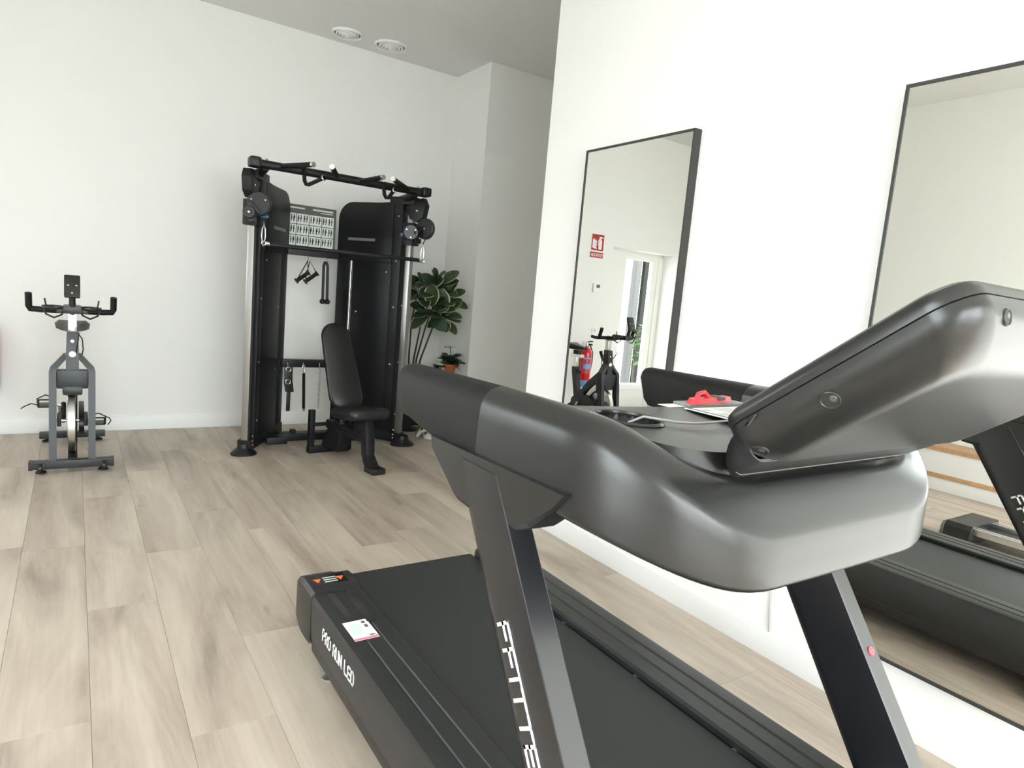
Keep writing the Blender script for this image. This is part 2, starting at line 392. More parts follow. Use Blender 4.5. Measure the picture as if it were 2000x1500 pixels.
def leaf_mesh(L, w, curl=.18, fold=.12, edge=False, n=7):
    b = B(); t = b.bm; rows = []
    for i in range(n+1):
        u = i/n; ww = w*math.sin(math.pi*min(1, u*.93+.05))**.75
        z = -curl*L*u*u; y = L*u
        if edge: ww = w*math.sin(math.pi*min(1, (u*.95+.03)**1.15))**.6
        fr = (-1, -.82, 0, .82, 1) if edge else (-1, 0, 1)
        rows.append([t.verts.new((f*ww, y, z+fold*abs(f)*ww)) for f in fr])
    for A, Bq in zip(rows, rows[1:]):
        for k in range(len(A)-1):
            f = t.faces.new((A[k], A[k+1], Bq[k+1], Bq[k]))
            if edge and k in (0, 3): f.material_index = 1
    return b
def place_leaf(me, parent, p, yaw, pit, sc=1., roll=0., name='leaf'):
    o = bpy.data.objects.new(name, me); C.objects.link(o); o.parent = parent
    o.location = Vector(p)-root_loc(parent)
    o.rotation_euler = (Matrix.Rotation(yaw, 3, 'Z') @ Matrix.Rotation(pit, 3, 'X') @ Matrix.Rotation(roll, 3, 'Y')).to_euler()
    o.scale = (sc,)*3; return o
def mk(b, ms, name):
    me = bpy.data.meshes.new(name); b.bm.to_mesh(me); b.bm.free()
    for m in ms: me.materials.append(m)
    me.polygons.foreach_set('use_smooth', [True]*len(me.polygons)); return me
sh = thing('garden_shrub', 'green leafy shrub outside the glazed door, seen in the far mirror', 'shrub', (-1.99, 6.79, -.15))
obj('stem', B().tube([(-1.99, 6.79, -.15), (-1.98, 6.80, .5), (-1.99, 6.79, 1.1)], .015, 6), STEMM, sh)
bl = mk(leaf_mesh(.2, .06), [BUSH], 'leaf')
for k in range(40):
    z = random.uniform(.55, 1.2); place_leaf(bl, sh, (-1.98, 6.79, z), random.uniform(0, 6.3), random.uniform(-.2, .9), random.uniform(.4, .65))

# ------------------------------------------------------------------ ceiling vents
def vent(x, y, r, label):
    t = thing('ceiling_vent', label, 'air vent', (x, y, ZC), 0, 'round ceiling vents')
    M = Matrix.Translation((x, y, ZC))
    b = B().lathe([(r, 0), (r*1.0, -.006), (r*.93, -.020), (r*.86, -.012), (r*.84, 0)], 36, M)
    obj('rim', b, WHITEF, t)
    for k, f in enumerate((.74, .56, .38)):
        obj('ring', B().lathe([(r*f, -.004-.004*k), (r*f, -.016-.006*k), (r*(f-.10), -.022-.006*k), (r*(f-.12), -.014-.004*k)], 32, M), WHITEF, t)
    obj('hub', B().lathe([(r*.18, 0), (r*.18, -.03), (r*.12, -.036), (0, -.037)], 24, M), WHITEF, t)
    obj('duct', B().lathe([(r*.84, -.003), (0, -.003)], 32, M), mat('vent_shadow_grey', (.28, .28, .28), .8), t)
vent(2.011, 6.02, .135, 'round white ceiling vent, the smaller one further left')
vent(2.416, 6.00, .150, 'round white ceiling vent nearer the pillar')

# ------------------------------------------------------------------ mirrors
def mirror(y0, y1, z0, z1, label):
    t = thing('wall_mirror', label, 'mirror', (XR, (y0+y1)/2, z0), 0, 'tall mirrors on the right wall')
    w = .011
    b = B()
    b.box((XM, y0, z0), (XR, y0+w, z1)).box((XM, y1-w, z0), (XR, y1, z1)).box((XM, y0+w, z0), (XR, y1-w, z0+w)).box((XM, y0+w, z1-w), (XR, y1-w, z1))
    obj('frame', b, MBLK, t)
    obj('mirror_glass', B().box((XM+.004, y0+w, z0+w), (XM+.010, y1-w, z1-w)), SILVERED, t, smooth=0)
mirror(2.168, 2.945, .244, 2.240, 'tall black-framed mirror on the right wall, near the wall end')
mirror(.465, 1.245, .244, 2.235, 'tall black-framed mirror on the right wall beside the treadmill')

# power cable on the wall below the treadmill console
one('wall_cable', B().tube([(XR-.006, 1.50, .50), (XR-.006, 1.496, .31), (XR-.006, 1.473, .112)], .004, 8), mat('pale_grey_cable', (.45, .46, .45), .5),
    'thin pale cable running down the right wall behind the treadmill', 'cable', (XR-.006, 1.48, .11))

# ------------------------------------------------------------------ treadmill
XT = 1.156
T = thing('treadmill', 'large black treadmill with a graphite console, filling the right foreground', 'treadmill', (XT, 1.2, 0))
def mx(x, s): return XT+s*x      # mirrored offset
ZD = .30
for s in (-1, 1):
    a, c = sorted((mx(.459, s), mx(.285, s)))
    inner, outer = mx(.285, s), mx(.459, s)
    # side rail: profile in x-z extruded along y
    o_ = lambda d: mx(.459-d, s)
    prof = [(o_(0), .135), (o_(-.003), .17), (o_(-.004), .285), (o_(.002), .298), (o_(.012), ZD), (o_(.050), ZD), (o_(.053), ZD-.004), (o_(.060), ZD-.004), (o_(.063), ZD),
            (o_(.105), ZD), (o_(.108), ZD-.004), (o_(.115), ZD-.004), (o_(.118), ZD), (o_(.166), ZD-.001), (o_(.174), ZD-.008), (o_(.174), .262), (o_(.15), .25), (o_(.02), .12)]
    rail = obj('side_rail', B().prism(prof, .62, 2.185, 1), RAILM, T)
    # lower skirt
    obj('side_skirt', B().box((min(o_(.004), o_(.05)), .60, .085), (max(o_(.004), o_(.05)), 2.16, .15), .01), BLACKP, T)
    # end cap
    secs = []
    for y, zt, zb, out, inn in ((2.15, .307, .115, .464, .284), (2.185, .314, .10, .468, .280), (2.24, .314, .10, .468, .280), (2.285, .309, .105, .466, .282), (2.300, .302, .11, .465, .325), (2.335, .292, .125, .462, .33), (2.357, .262, .15, .455, .335), (2.362, .22, .175, .45, .34)):
        xo, xi = mx(out, s), mx(inn, s); e = .012*s
        secs.append([(xo-e, y, zt), (xi+e*.4, y, zt), (xi, y, zt-.012), (xi, y, zb+.02), (xi+e, y, zb), (xo-e, y, zb), (xo, y, zb+.02), (xo, y, zt-.014)])
    cap = obj('end_cap', B().loft(secs), BLACKP, T, smooth=40)
    if s < 0:
        st = obj('warning_sticker', B().box((mx(.434, s), 2.190, .3142), (mx(.316, s), 2.262, .3147)), GLOSSB, cap, smooth=0)
        for x0 in (mx(.424, s), mx(.340, s)):
            obj('warning_triangle', B().prism([(x0, 2.205), (x0+.018, 2.235), (x0-.012, 2.238)], .3147, .3152, 2), ORANGE, cap, smooth=0)
        for k in range(3):
            obj('warning_line', B().box((mx(.400, s), 2.202+.017*k, .3147), (mx(.352, s), 2.209+.017*k, .3150)), LGREYP, cap, smooth=0)
    obj('levelling_foot', B().lathe([(.034, 0), (.034, .010), (.012, .018), (.009, .09)], 18, Matrix.Translation((mx(.40, s), 2.10, 0))), STEEL, T)
    obj('levelling_foot', B().lathe([(.034, 0), (.034, .010), (.012, .018), (.009, .09)], 18, Matrix.Translation((mx(.40, s), .35, 0))), STEEL, T)
    # belt guide clips on the inside of the rail
    for y in (1.66, 1.30, .93):
        obj('rail_clip', B().disc((mx(.281, s), y, .268), (1, 0, 0), .009, .010, 14), STEEL, T)
# product sticker and glossy film on the near rail
stk = obj('product_sticker', B().box((.722, 1.798, ZD+.0003), (.803, 1.920, ZD+.0010)), PAPER, T, smooth=0)
obj('sticker_band', B().box((.722, 1.798, ZD+.001), (.803, 1.810, ZD+.0014)), PINKP, stk, smooth=0)
for a, c, d_, e in ((.780, 1.895, .792, 1.910), (.782, 1.868, .793, 1.886), (.778, 1.815, .796, 1.822)):
    obj('sticker_print', B().box((a, c, ZD+.001), (d_, e, ZD+.0014)), GREYP, stk, smooth=0)
obj('sticker_text', B().box((.732, 1.83, ZD+.001), (.768, 1.90, ZD+.0012)), mat('pale_green_print', (.60, .70, .66), .6), stk, smooth=0)
obj('film_strip', B().box((.742, 1.925, ZD+.0003), (.768, 2.14, ZD+.0012)), GLOSSB, T, smooth=0)
obj('film_strip', B().box((.800, 1.90, ZD+.0003), (.835, 2.12, ZD+.0012)), GLOSSB, T, smooth=0)
lb = lettering(B(), 'PRO RUN LED', (.6928, 2.016, .203), (0, -1, 0), (0, 0, 1), .040, .0215, .0075, .0062, (-1, 0, 0))
obj('side_lettering', lb, WHITEL, T, smooth=0)
# belt loop
bp_ = [(.50, .278), (2.305, .278)] + arc((2.305, .245), .033, 80, -90, 10) + [(.50, .212)]
obj('running_belt', B().prism(bp_, mx(.276, -1), mx(.276, 1), 0), BELT, T, smooth=50)
obj('rear_roller', B().cyl((mx(.30, -1), 2.305, .245), (mx(.30, 1), 2.305, .245), .027), STEEL, T)
obj('deck_base', B().box((mx(.40, -1), .30, .11), (mx(.40, 1), 2.26, .205), .012), BLACKP, T)
# motor hood in front of the uprights
hp = [(.02, .05), (.02, .20), (.06, .29), (.16, .345), (.40, .365), (.60, .345), (.70, .312), (.735, .29), (.72, .20), (.70, .05)]
obj('motor_hood', B().prism(hp, mx(.44, -1), mx(.44, 1), 0, .012), BODYG, T, smooth=50)
# uprights
def yfr(z): return .948+.66*(z-.967)
for s in (-1, 1):
    cs = [(.0, .002), (.002, .0), (.128, .0), (.150, .003), (.172, .010), (.188, .021), (.193, .031), (.187, .041), (.170, .050), (.148, .055), (.003, .055), (.0, .052)]
    secs = []
    for z in (.06, .3, .6, .85, 1.06):
        secs.append([(mx(.488-d, s), yfr(z)+a, z) for a, d in cs])
    # bevel line on the front edge comes from the narrow first facets
    up = obj('upright', B().loft(secs), UPM, T, smooth=28)
    lean = Vector((0, -.66, -1)).normalized(); up_dir = Vector((0, -1, .66)).normalized()
    lb = B(); st0 = Vector((mx(.4885, s), .963, .795))
    st0 += lean*.014
    lettering(lb, 'FFITTECH', st0, lean, up_dir, .034, .034, .013, .0068, (s, 0, 0), .001)
    p0_, p1_ = st0+up_dir*.034, st0+up_dir*.034+lean*.30
    lb.tube([p0_, p1_], .0022, 4)
    obj('lettering', lb, WHITEL, up, smooth=0)
    # front face inlay strip
    # top bracket
    br = [(1.295, 1.075), (1.285, 1.045), (1.168, .960), (1.008, .945), (.900, .990), (.828, 1.050), (.80, 1.085)]
    secs = []
    for d, k in ((-.004, .86), (.006, .97), (.020, 1.0), (.060, 1.0), (.072, .95)):
        cy, cz = 1.05, 1.07
        secs.append([(mx(.482-d, s), cy+(y-cy)*(.90+.10*k), cz+(z-cz)*k) for y, z in br])
    obj('upright_bracket', B().loft(secs), BODYG, T, smooth=22)
    obj('foot_cover', B().box((min(mx(.40, s), mx(.505, s)), .36, 0), (max(mx(.40, s), mx(.505, s)), .76, .17), .02), BLACKP, T)
# power switch dot on the front of the right upright
pz = .62; nn = Vector((0, -1, .66)).normalized()
pb = B().disc((mx(.462, 1), yfr(pz)-.001, pz), nn, .0115, .003, 20)
pw = obj('power_symbol', pb, REDP, T)
ps = B().tube([Vector((mx(.462, 1), yfr(pz)-.003, pz))+Vector((math.cos(t)*.0055, math.sin(t)*.0055*.55, math.sin(t)*.0055*.83)) for t in [math.radians(v) for v in range(120, 421, 30)]], .0008, 6)
obj('power_mark', ps, PINKP, pw)

# console body: swept U from the left grip tip round the front to the right grip tip
RX, RY, YFR, HW = .27, .27, .578, .474
path = []
for y in (1.533, 1.529, 1.518, 1.48, 1.42, 1.30, 1.20, 1.1155): path.append((-HW, y, Vector((1, 0)), 0.))
for y in (1.115, 1.08, 1.03, .96, .90, YFR+RY+.0): path.append((-HW, y, Vector((1, 0)), max(0, (1.0-y))*.3))
for k in range(1, 19):
    a = math.pi/2*k/18; e = 2/2.25
    cx = math.cos(a)**e; sy = math.sin(a)**e if a < math.pi/2 else 1
    px = -HW+RX-RX*max(cx, 0); py = YFR+RY-RY*sy
    n = Vector((max(math.cos(a), 0)**(2-e), max(math.sin(a), 0)**(2-e))).normalized()
    path.append((px, py, n, .045+.955*(k/18)**1.15))
for x in (-.12, -.04): path.append((x, YFR-.006*(1-(x/.2)**2)*0, Vector((0, 1)), 1.))
full = path + [(-x, y, Vector((-n.x, n.y)), q) for x, y, n, q in reversed(path)]
def lerp(a, b, t): return a+(b-a)*t
PT = [(.072, 1.087), (.018, 1.083), (.007, 1.085), (.002, 1.090), (.000, 1.098), (.000, 1.140), (.003, 1.172), (.006, 1.186), (.013, 1.198), (.026, 1.207), (.046, 1.211), (.064, 1.208), (.075, 1.198), (.081, 1.180), (.082, 1.105)]
PB = [(.085, 1.040), (.022, 1.034), (.009, 1.036), (.003, 1.041), (.000, 1.050), (.000, 1.100), (.002, 1.150), (.005, 1.176), (.011, 1.195), (.026, 1.210), (.050, 1.217), (.078, 1.212), (.096, 1.202), (.106, 1.185), (.106, 1.08)]
PF = [(.130, .975), (.030, .960), (.012, .961), (.004, .965), (.000, .973), (.000, 1.000), (.000, 1.030), (.000, 1.048), (.003, 1.055), (.009, 1.063), (.028, 1.094), (.045, 1.121), (.056, 1.131), (.165, 1.145), (.165, 1.05)]
secs = []
for i, (x, y, n, q) in enumerate(full):
    if q <= 0:
        t = min(1, max(0, (1.48-y)/.40)); P = [(lerp(a[0], b[0], t), lerp(a[1], b[1], t)) for a, b in zip(PT, PB)]
        sh_ = {1.533: .88, 1.529: .95, 1.518: .99}.get(y, 1.)
        if sh_ < 1: P = [(.045+(a-.045)*sh_, 1.15+(z-1.15)*sh_) for a, z in P]
    else:
        t = q*q*(3-2*q); P = [(lerp(a[0], b[0], t), lerp(a[1], b[1], t)) for a, b in zip(PB, PF)]
    tp = max(0, min(1, (y-1.40)/.10))
    secs.append([(XT+x+n.x*o, y+n.y*o-tp*(.9*max(0, 1.165-z) if z < 1.165 else 0)*.5, z) for o, z in P])
ng = 8
obj('hand_grip', B().loft(secs[:ng]), GRIPM, T, smooth=50)
obj('hand_grip', B().loft(secs[-ng:]), GRIPM, T, smooth=50)
body = obj('console_body', B().loft(secs[ng:-ng]), BODYG, T, smooth=40)
body.modifiers.new('flat_faces', 'WEIGHTED_NORMAL').keep_sharp = True
# lower seam line of the body
low = [(XT+x+n.x*.006, y+n.y*.006, lerp(1.047, .9785, q*q*(3-2*q))) for x, y, n, q in full[ng:-ng]]
obj('seam_line', B().tube(low, .0011, 6), SEAM, body)
# tray between the handrails
def tray_outline():
    p = []
    for x, y, n, q in full[ng:-ng]:
        P = lerp(.085, .088, q); p.append((XT+x+n.x*P, y+n.y*P))
    p = [v for v in p if v[1] < .99]
    rear = [(XT+.385-(.77*k/12), 1.03-.06*math.sin(math.pi*k/12)) for k in range(0, 13)]
    return p+rear
tb = bmesh.new(); ot = tray_outline(); CUP = (.865, .875)
zt = lambda y: 1.192 if y > .80 else 1.192-(.80-y)*.12
ov = [tb.verts.new((x, y, zt(y))) for x, y in ot]
eds = [tb.edges.new((ov[i], ov[(i+1) % len(ov)])) for i in range(len(ov))]
for cxn in (CUP[0], 2*XT-CUP[0]):
    hv = [tb.verts.new((cxn+.052*math.cos(k*math.pi/12), CUP[1]+.066*math.sin(k*math.pi/12), 1.192)) for k in range(24)]
    eds += [tb.edges.new((hv[i], hv[(i+1) % 24])) for i in range(24)]
bmesh.ops.triangle_fill(tb, edges=eds, use_beauty=True)
bmesh.ops.recalc_face_normals(tb, faces=tb.faces[:])
if tb.faces and sum(f.normal.z for f in tb.faces) < 0: bmesh.ops.reverse_faces(tb, faces=tb.faces[:])
r = bmesh.ops.extrude_face_region(tb, geom=tb.faces[:])
bmesh.ops.translate(tb, verts=[v for v in r['geom'] if isinstance(v, bmesh.types.BMVert)], vec=(0, 0, -.05))
bmesh.ops.recalc_face_normals(tb, faces=tb.faces[:])
obj('tray', B().add(tb), BODYG, T, smooth=30)
for cxn in (CUP[0], 2*XT-CUP[0]):
    M = Matrix.Translation((cxn, CUP[1], 1.192)) @ Matrix.Diagonal((.052, .066, 1, 1))
    ch = obj('cup_holder', B().lathe([(1.16, .0005), (1.12, .005), (1.03, .004), (1.0, -.004), (.92, -.075), (0, -.078)], 32, M), BODYG, T, smooth=60)
# underside plate
obj('console_underside', B().box((XT-.36, .62, 1.02), (XT+.36, .90, 1.06), .01), BLACKP, T)

# display housing: rounded slab leaning back over the front
vv = Vector((0, -.797, .604)).normalized(); ww = Vector((0, -.604, -.797)).normalized(); uu = Vector((1, 0, 0))
O = Vector((XT, .617, 1.232))
def slab(u, v, w): return O+uu*u+vv*v+ww*w
def slab_sec(w, ins, insb, inst, r, bow=0.):
    q = rrect(-.364+ins, .364-ins, insb, .372-inst, r, 8)
    return [slab(u*(1+bow*math.sin(math.pi*min(1, max(0, v/.372)))), v, w) for u, v in q]
secs = [slab_sec(-.016, .012, .012, .012, .040, .012), slab_sec(-.010, .003, .003, .003, .046, .012), slab_sec(0, 0, 0, 0, .048, .012), slab_sec(.0075, .001, .001, .001, .048, .012)]
bez = obj('display_bezel', B().loft(secs), BODYG, T, smooth=40)
secs = [slab_sec(.0075, .003, .003, .003, .046, .012), slab_sec(.0095, .001, .001, .001, .048, .012)]
AM = math.radians(58)
for k in range(11):
    a = k/10*AM; f = (1-math.cos(a))/(1-math.cos(AM))
    secs.append(slab_sec(.016+.054*math.sin(a)/math.sin(AM), .001+.062*f, .001+.026*f, .001+.062*f, .048-.010*k/10, .012))
secs.append(slab_sec(.0715, .082, .040, .084, .034, .0))
hs = obj('display_housing', B().loft(secs), BODYG, T, smooth=17)
hs.modifiers.new('flat_faces', 'WEIGHTED_NORMAL').keep_sharp = True
obj('screen', B().loft([[slab(u, v, -.0175) for u, v in rrect(-.32, .32, .04, .335, .02)], [slab(u, v, -.0155) for u, v in rrect(-.32, .32, .04, .335, .02)]]), CLEARP, bez, smooth=0)
TRIM0 = mat('dull_screw_steel', (.10, .10, .10), .4, .6)
from mathutils.bvhtree import BVHTree
bvh = BVHTree.FromPolygons([v.co+T.location for v in hs.data.vertices], [tuple(p.vertices) for p in hs.data.polygons])
def recess(a, b, r=.0115):
    p0, p1 = slab(*a), slab(*b); hit, nw, _, _ = bvh.ray_cast(p0, (p1-p0).normalized())
    if hit is None: return
    if nw.dot(p1-p0) > 0: nw = -nw
    M = Matrix.Translation(hit) @ nw.to_track_quat('Z', 'Y').to_matrix().to_4x4()
    o = obj('screw_recess', B().lathe([(r*1.16, -.004), (r*1.15, .0008), (r*1.04, .0016), (r*.94, .0002)], 24, M), BODYG, hs, smooth=50)
    obj('screw_well', B().lathe([(r*1.0, .0006), (0, .0006)], 24, M), SEAM, o)
    obj('screw_head', B().lathe([(r*.42, .0006), (r*.36, .0012), (0, .0014)], 16, M @ Matrix.Translation((r*.3, r*.25, 0))), TRIM0, o)
for e in (-1, 1):
    recess((e*.6, .036, .052), (0, .036, .052)); recess((e*.6, .174, .040), (0, .174, .040))
    recess((e*.285, .6, .034), (e*.285, 0, .034), .009); recess((e*.165, .6, .034), (e*.165, 0, .034), .009)
# cradle the display sits in
UL, LL = [], []
rr_ = [(-.364, .075), (-.364, .055)] + arc((-.364+.046, .046), .046, 180, 270, 7) + [(-.20, 0), (0, 0), (.20, 0)] + arc((.364-.046, .046), .046, 270, 360, 7) + [(.364, .055), (.364, .075)]
for u, v in rr_:
    f = min(1, max(0, (.075-v)/.075)); w_ = .012+.048*f**1.5
    ins = .030*f**1.5
    p = slab(u*(1-ins/.364)*1.012, v*(1-.1*f)-.005*f+.012*f, w_)
    UL.append(tuple(p)); e = 1-abs(u)/.364
    LL.append((XT+(p.x-XT)*(1-.10*f), p.y+.012+.046*f, p.z-.016-.024*f))
def inw(p, dd, dz):
    h = Vector((XT-p[0], .75-p[1], 0)); h.x = max(-.1, min(.1, h.x)); h.normalize(); return (p[0]+h.x*dd, p[1]+h.y*dd, p[2]+dz)
secs = [[u, ((u[0]+l[0])/2, (u[1]+l[1])/2+.006, (u[2]+l[2])/2-.004), l, inw(l, .02, -.01), inw(u, .02, -.002)] for u, l in zip(UL, LL)]
obj('display_cradle', B().loft(secs), BLACKP, T, smooth=35)
TRIM = mat('grey_trim_edge', (.07, .07, .07), .35)
obj('cradle_trim', B().tube([(x, y-.001, z+.0005) for x, y, z in UL], .0013, 6), TRIM, T)
obj('lip_trim', B().tube([(x, y-.003, z+.0015) for x, y, z in LL[7:-7]], .0011, 6), TRIM, T)
# things lying on the tray
one('leaflet', B().box((1.10, .80, 1.1925), (1.30, .945, 1.1955), M=None), PAPER, 'white printed leaflet on the treadmill tray', 'leaflet', (1.2, .87, 1.1925))
lf = bpy.data.objects['leaflet']
obj('leaflet_border', B().box((1.10, .935, 1.1956), (1.30, .945, 1.1962)).box((1.10, .80, 1.1956), (1.106, .935, 1.1962)), GREYP, lf, smooth=0)
obj('leaflet_print', B().box((1.116, .90, 1.1956), (1.14, .915, 1.196)).box((1.116, .85, 1.1956), (1.15, .875, 1.196)).box((1.16, .86, 1.1956), (1.22, .92, 1.196)), LGREYP, lf, smooth=0)
one('booklet', B().box((1.13, .955, 1.1925), (1.33, 1.005, 1.1985), .001), mat('grey_booklet', (.25, .26, .25), .5), 'thin grey booklet under the red clip on the treadmill tray', 'booklet', (1.23, .98, 1.1925))
one('paper_sheet', B().box((1.075, .965, 1.1922), (1.125, 1.0, 1.1932)), PAPER, 'small white paper sheet beside the grey booklet on the tray', 'paper', (1.1, .98, 1.1922))
rc = B().loft([[(x, y+.012*math.sin(x*20), 1.1987) for x, y in rrect(1.14, 1.30, .962, .992, .012, 4)], [(x, y+.012*math.sin(x*20), 1.207+.004*math.sin(x*50)) for x, y in rrect(1.145, 1.295, .965, .989, .010, 4)]])
rc.tube([(1.17, .975, 1.204), (1.18, .978, 1.218), (1.20, .978, 1.222), (1.215, .975, 1.208)], .006, 8)
o = one('safety_clip', rc, REDP, 'red safety clip lying on the grey booklet on the treadmill tray', 'safety clip', (1.22, .977, 1.1987))
obj('clip_buckle', B().box((1.235, .958, 1.206), (1.252, .99, 1.214), .002), GREYP, o)
cab = [(.845, .885, 1.150), (.86, .865, 1.188), (.875, .845, 1.202), (.90, .83, 1.1995), (.935, .812, 1.196), (.97, .80, 1.1955), (1.01, .80, 1.1955), (1.05, .805, 1.1955), (1.09, .80, 1.198), (1.12, .785, 1.199)]
one('charging_cable', B().tube(cab, .0024, 8), mat('grey_white_cable', (.40, .40, .39), .45), 'thin pale charging cable trailing from the treadmill cup holder', 'cable', (.87, .85, 1.195))

# ------------------------------------------------------------------ functional trainer
XC, YG, GW = 1.755, 5.27, .646
FT = thing('functional_trainer', 'tall black twin-tower cable machine with chrome guide posts against the back wall', 'cable machine', (XC, 5.55, 0))
dL = Vector((.533, .846, 0)).normalized()
for s in (-1, 1):
    d = Vector((-s*dL.x, dL.y, 0)); n = Vector((d.y*s, -d.x*s, 0))     # n points to the outer-front side
    G = Vector((XC+s*GW, YG, 0))
    R = Matrix(((d.x, n.x, 0, G.x), (d.y, n.y, 0, G.y), (0, 0, 1, 0), (0, 0, 0, 1)))   # local: a along d, b along n
    gp = obj('guide_post', B().box((-.026, -.026, .06), (.024, .024, 2.08), .004, R), mat('satin_guide_steel', (.40, .39, .375), .36, 1.), FT)
    hb = B()
    for k in range(22): hb.disc(R @ Vector((0, -.0242, .30+.075*k)), -n, .006, .002, 10)
    obj('adjustment_holes', hb, SEAM, gp)
    obj('foot', B().lathe([(.088, 0), (.088, .012), (.078, .022), (.045, .055), (.040, .085), (.030, .09)], 24, Matrix.Translation(G+Vector((.045 if s > 0 else -.01, -.01, 0))) @ Matrix.Diagonal((1.25 if s > 0 else 1.12, 1, 1, 1))), BLACKM, FT)
    obj('front_post', B().box((.06, -.045, .05), (.15, .045, 2.14), .008, R), BLACKM, FT)
    obj('base_rail', B().box((-.03, -.05, .03), (.74, .05, .115), .008, R), BLACKM, FT)
    obj('top_plate', B().box((-.05, -.05, 2.10), (.20, .05, 2.165), .01, R), BLACKM, FT)
    # shroud: lower panel, upper panel with rounded top
    lo_ = [(.15, .11), (.56, .11), (.56, 1.60), (.15, 1.60)]
    obj('shroud_panel', B().prism(lo_, -.045, .045, 1, .008, R), SHROUD, FT)
    hi_ = [(.15, 1.60), (.735, 1.60), (.735, 1.96)]+arc((.585, 1.96), .15, 10, 90, 7)+[(.30, 2.11), (.15, 2.12)]
    up_ = obj('shroud_top', B().prism(hi_, -.05, .05, 1, .010, R), SHROUD, FT)
    obj('shroud_badge', B().box((.33, -.0525, 1.775), (.62, -.050, 1.80), 0, R), mat('grey_badge', (.16, .16, .17), .35), up_, smooth=0)
    obj('rear_post', B().box((.655, -.04, .05), (.735, .04, 1.62), .006, R), BLACKM, FT)
    obj('guide_rod', B().cyl(R @ Vector((.61, -.0, .12)), R @ Vector((.61, -.0, 1.61)), .010), CHROME, FT)
    # bolts
    for a, z in ((.105, .25), (.105, .72), (.105, 1.22), (.105, 1.62), (.105, 2.0), (.20, 1.52), (.50, .62), (.50, 1.15)):
        obj('bolt', B().disc(R @ Vector((a, -.0455, z)), -n, .010, .010, 12), CHROME, FT)
        if z in (.25, .72, 1.22): obj('bolt', B().disc(R @ Vector((.058, .012, z+.02)), -d, .010, .010, 12), CHROME, FT)
    for z in (.07, .10, .14): obj('bolt', B().disc(R @ Vector((.02, -.052, z)), -n, .008, .008, 10), CHROME, FT)
    # pulley bracket at the top of the guide
    brk = [(-.03, 2.12), (-.12, 2.16), (-.15, 2.10), (-.13, 2.00), (-.07, 1.955), (.00, 1.98), (.05, 2.08)]
    obj('top_bracket', B().prism(brk, -.035, .035, 1, .008, R), BLACKM, FT)
    obj('bolt', B().disc(R @ Vector((-.07, -.037, 2.05)), -n, .010, .006, 12), CHROME, FT)
    # sliding pulley carriage
    zc = 1.86
    obj('carriage', B().box((-.055, -.055, zc-.10), (.055, .055, zc+.09), .012, R), BLACKM, FT)
    fd = Vector((s*.25, -.97, 0)).normalized()
    if s < 0:
        pc, ax, pr, pc2, ax2, pr2 = Vector((1.128, 5.16, 1.915)), Vector((-.45, -.89, 0)), .088, Vector((1.058, 5.13, 1.845)), Vector((-.4, -.9, 0)), .046
    else:
        pc, ax, pr, pc2, ax2, pr2 = Vector((2.345, 5.15, 1.862)), Vector((-.3, -.95, 0)), .064, Vector((2.470, 5.13, 1.905)), Vector((-.90, -.45, 0)), .088
    ax.normalize(); ax2.normalize(); e1 = ax.cross(Vector((0, 0, 1)))
    pu = obj('pulley', B().disc(pc, ax, pr, .036, 28, .006), BLACKP, FT)
    for q in range(3):
        aa = q*2.1+.5
        obj('pulley_bolt', B().disc(pc+ax*.020+(e1*math.cos(aa)+Vector((0, 0, 1))*math.sin(aa))*pr*.66, ax, .006, .005, 10), STEEL, pu)
    pu2 = obj('pulley', B().disc(pc2, ax2, pr2, .040, 24, .006), BLACKP, FT)
    obj('pulley_bolt', B().disc(pc2+ax2*.022, ax2, .008, .005, 12), STEEL, pu2)
    obj('pulley_fork', B().box((-.014, -.02, -.05), (.014, .02, .05), .006, Matrix.Translation(pc.lerp(pc2, .5)) @ Matrix.Rotation(s*.9, 4, 'Y')), BLACKM, FT)
    obj('swivel_arm', B().box((-.03, -.02, -.02), (.03, .02, .02), .006, Matrix.Translation(G+fd*.09+Vector((0, 0, zc-.06)))), BLACKM, FT)
    kp = R @ Vector((.02, -.07, zc-.02))
    obj('pin_knob', B().tube([kp+n*.012, kp-n*.035], .017, 12), BLUEP, FT)
    obj('pin_collar', B().tube([kp-n*.035, kp-n*.043], .013, 12), CHROME, FT)
    # cable end with carabiner down to the lat bar
    bx = 1.128 if s < 0 else 2.383
    top = Vector((bx, 4.98, 1.76))
    obj('cable_end', B().tube([(pc2 if s > 0 else pc)+Vector((0, -.02, -.075)), top], .006, 8), CHROME, FT)
    obj('carabiner', B().tube([top+Vector((0, 0, -.005)), top+Vector((.010, 0, -.03)), top+Vector((.013, 0, -.08)), top+Vector((.008, 0, -.118)), top+Vector((0, 0, -.126)), top+Vector((-.008, 0, -.118)), top+Vector((-.013, 0, -.08)), top+Vector((-.010, 0, -.03))], .0042, 8, closed=True), CHROME, FT)
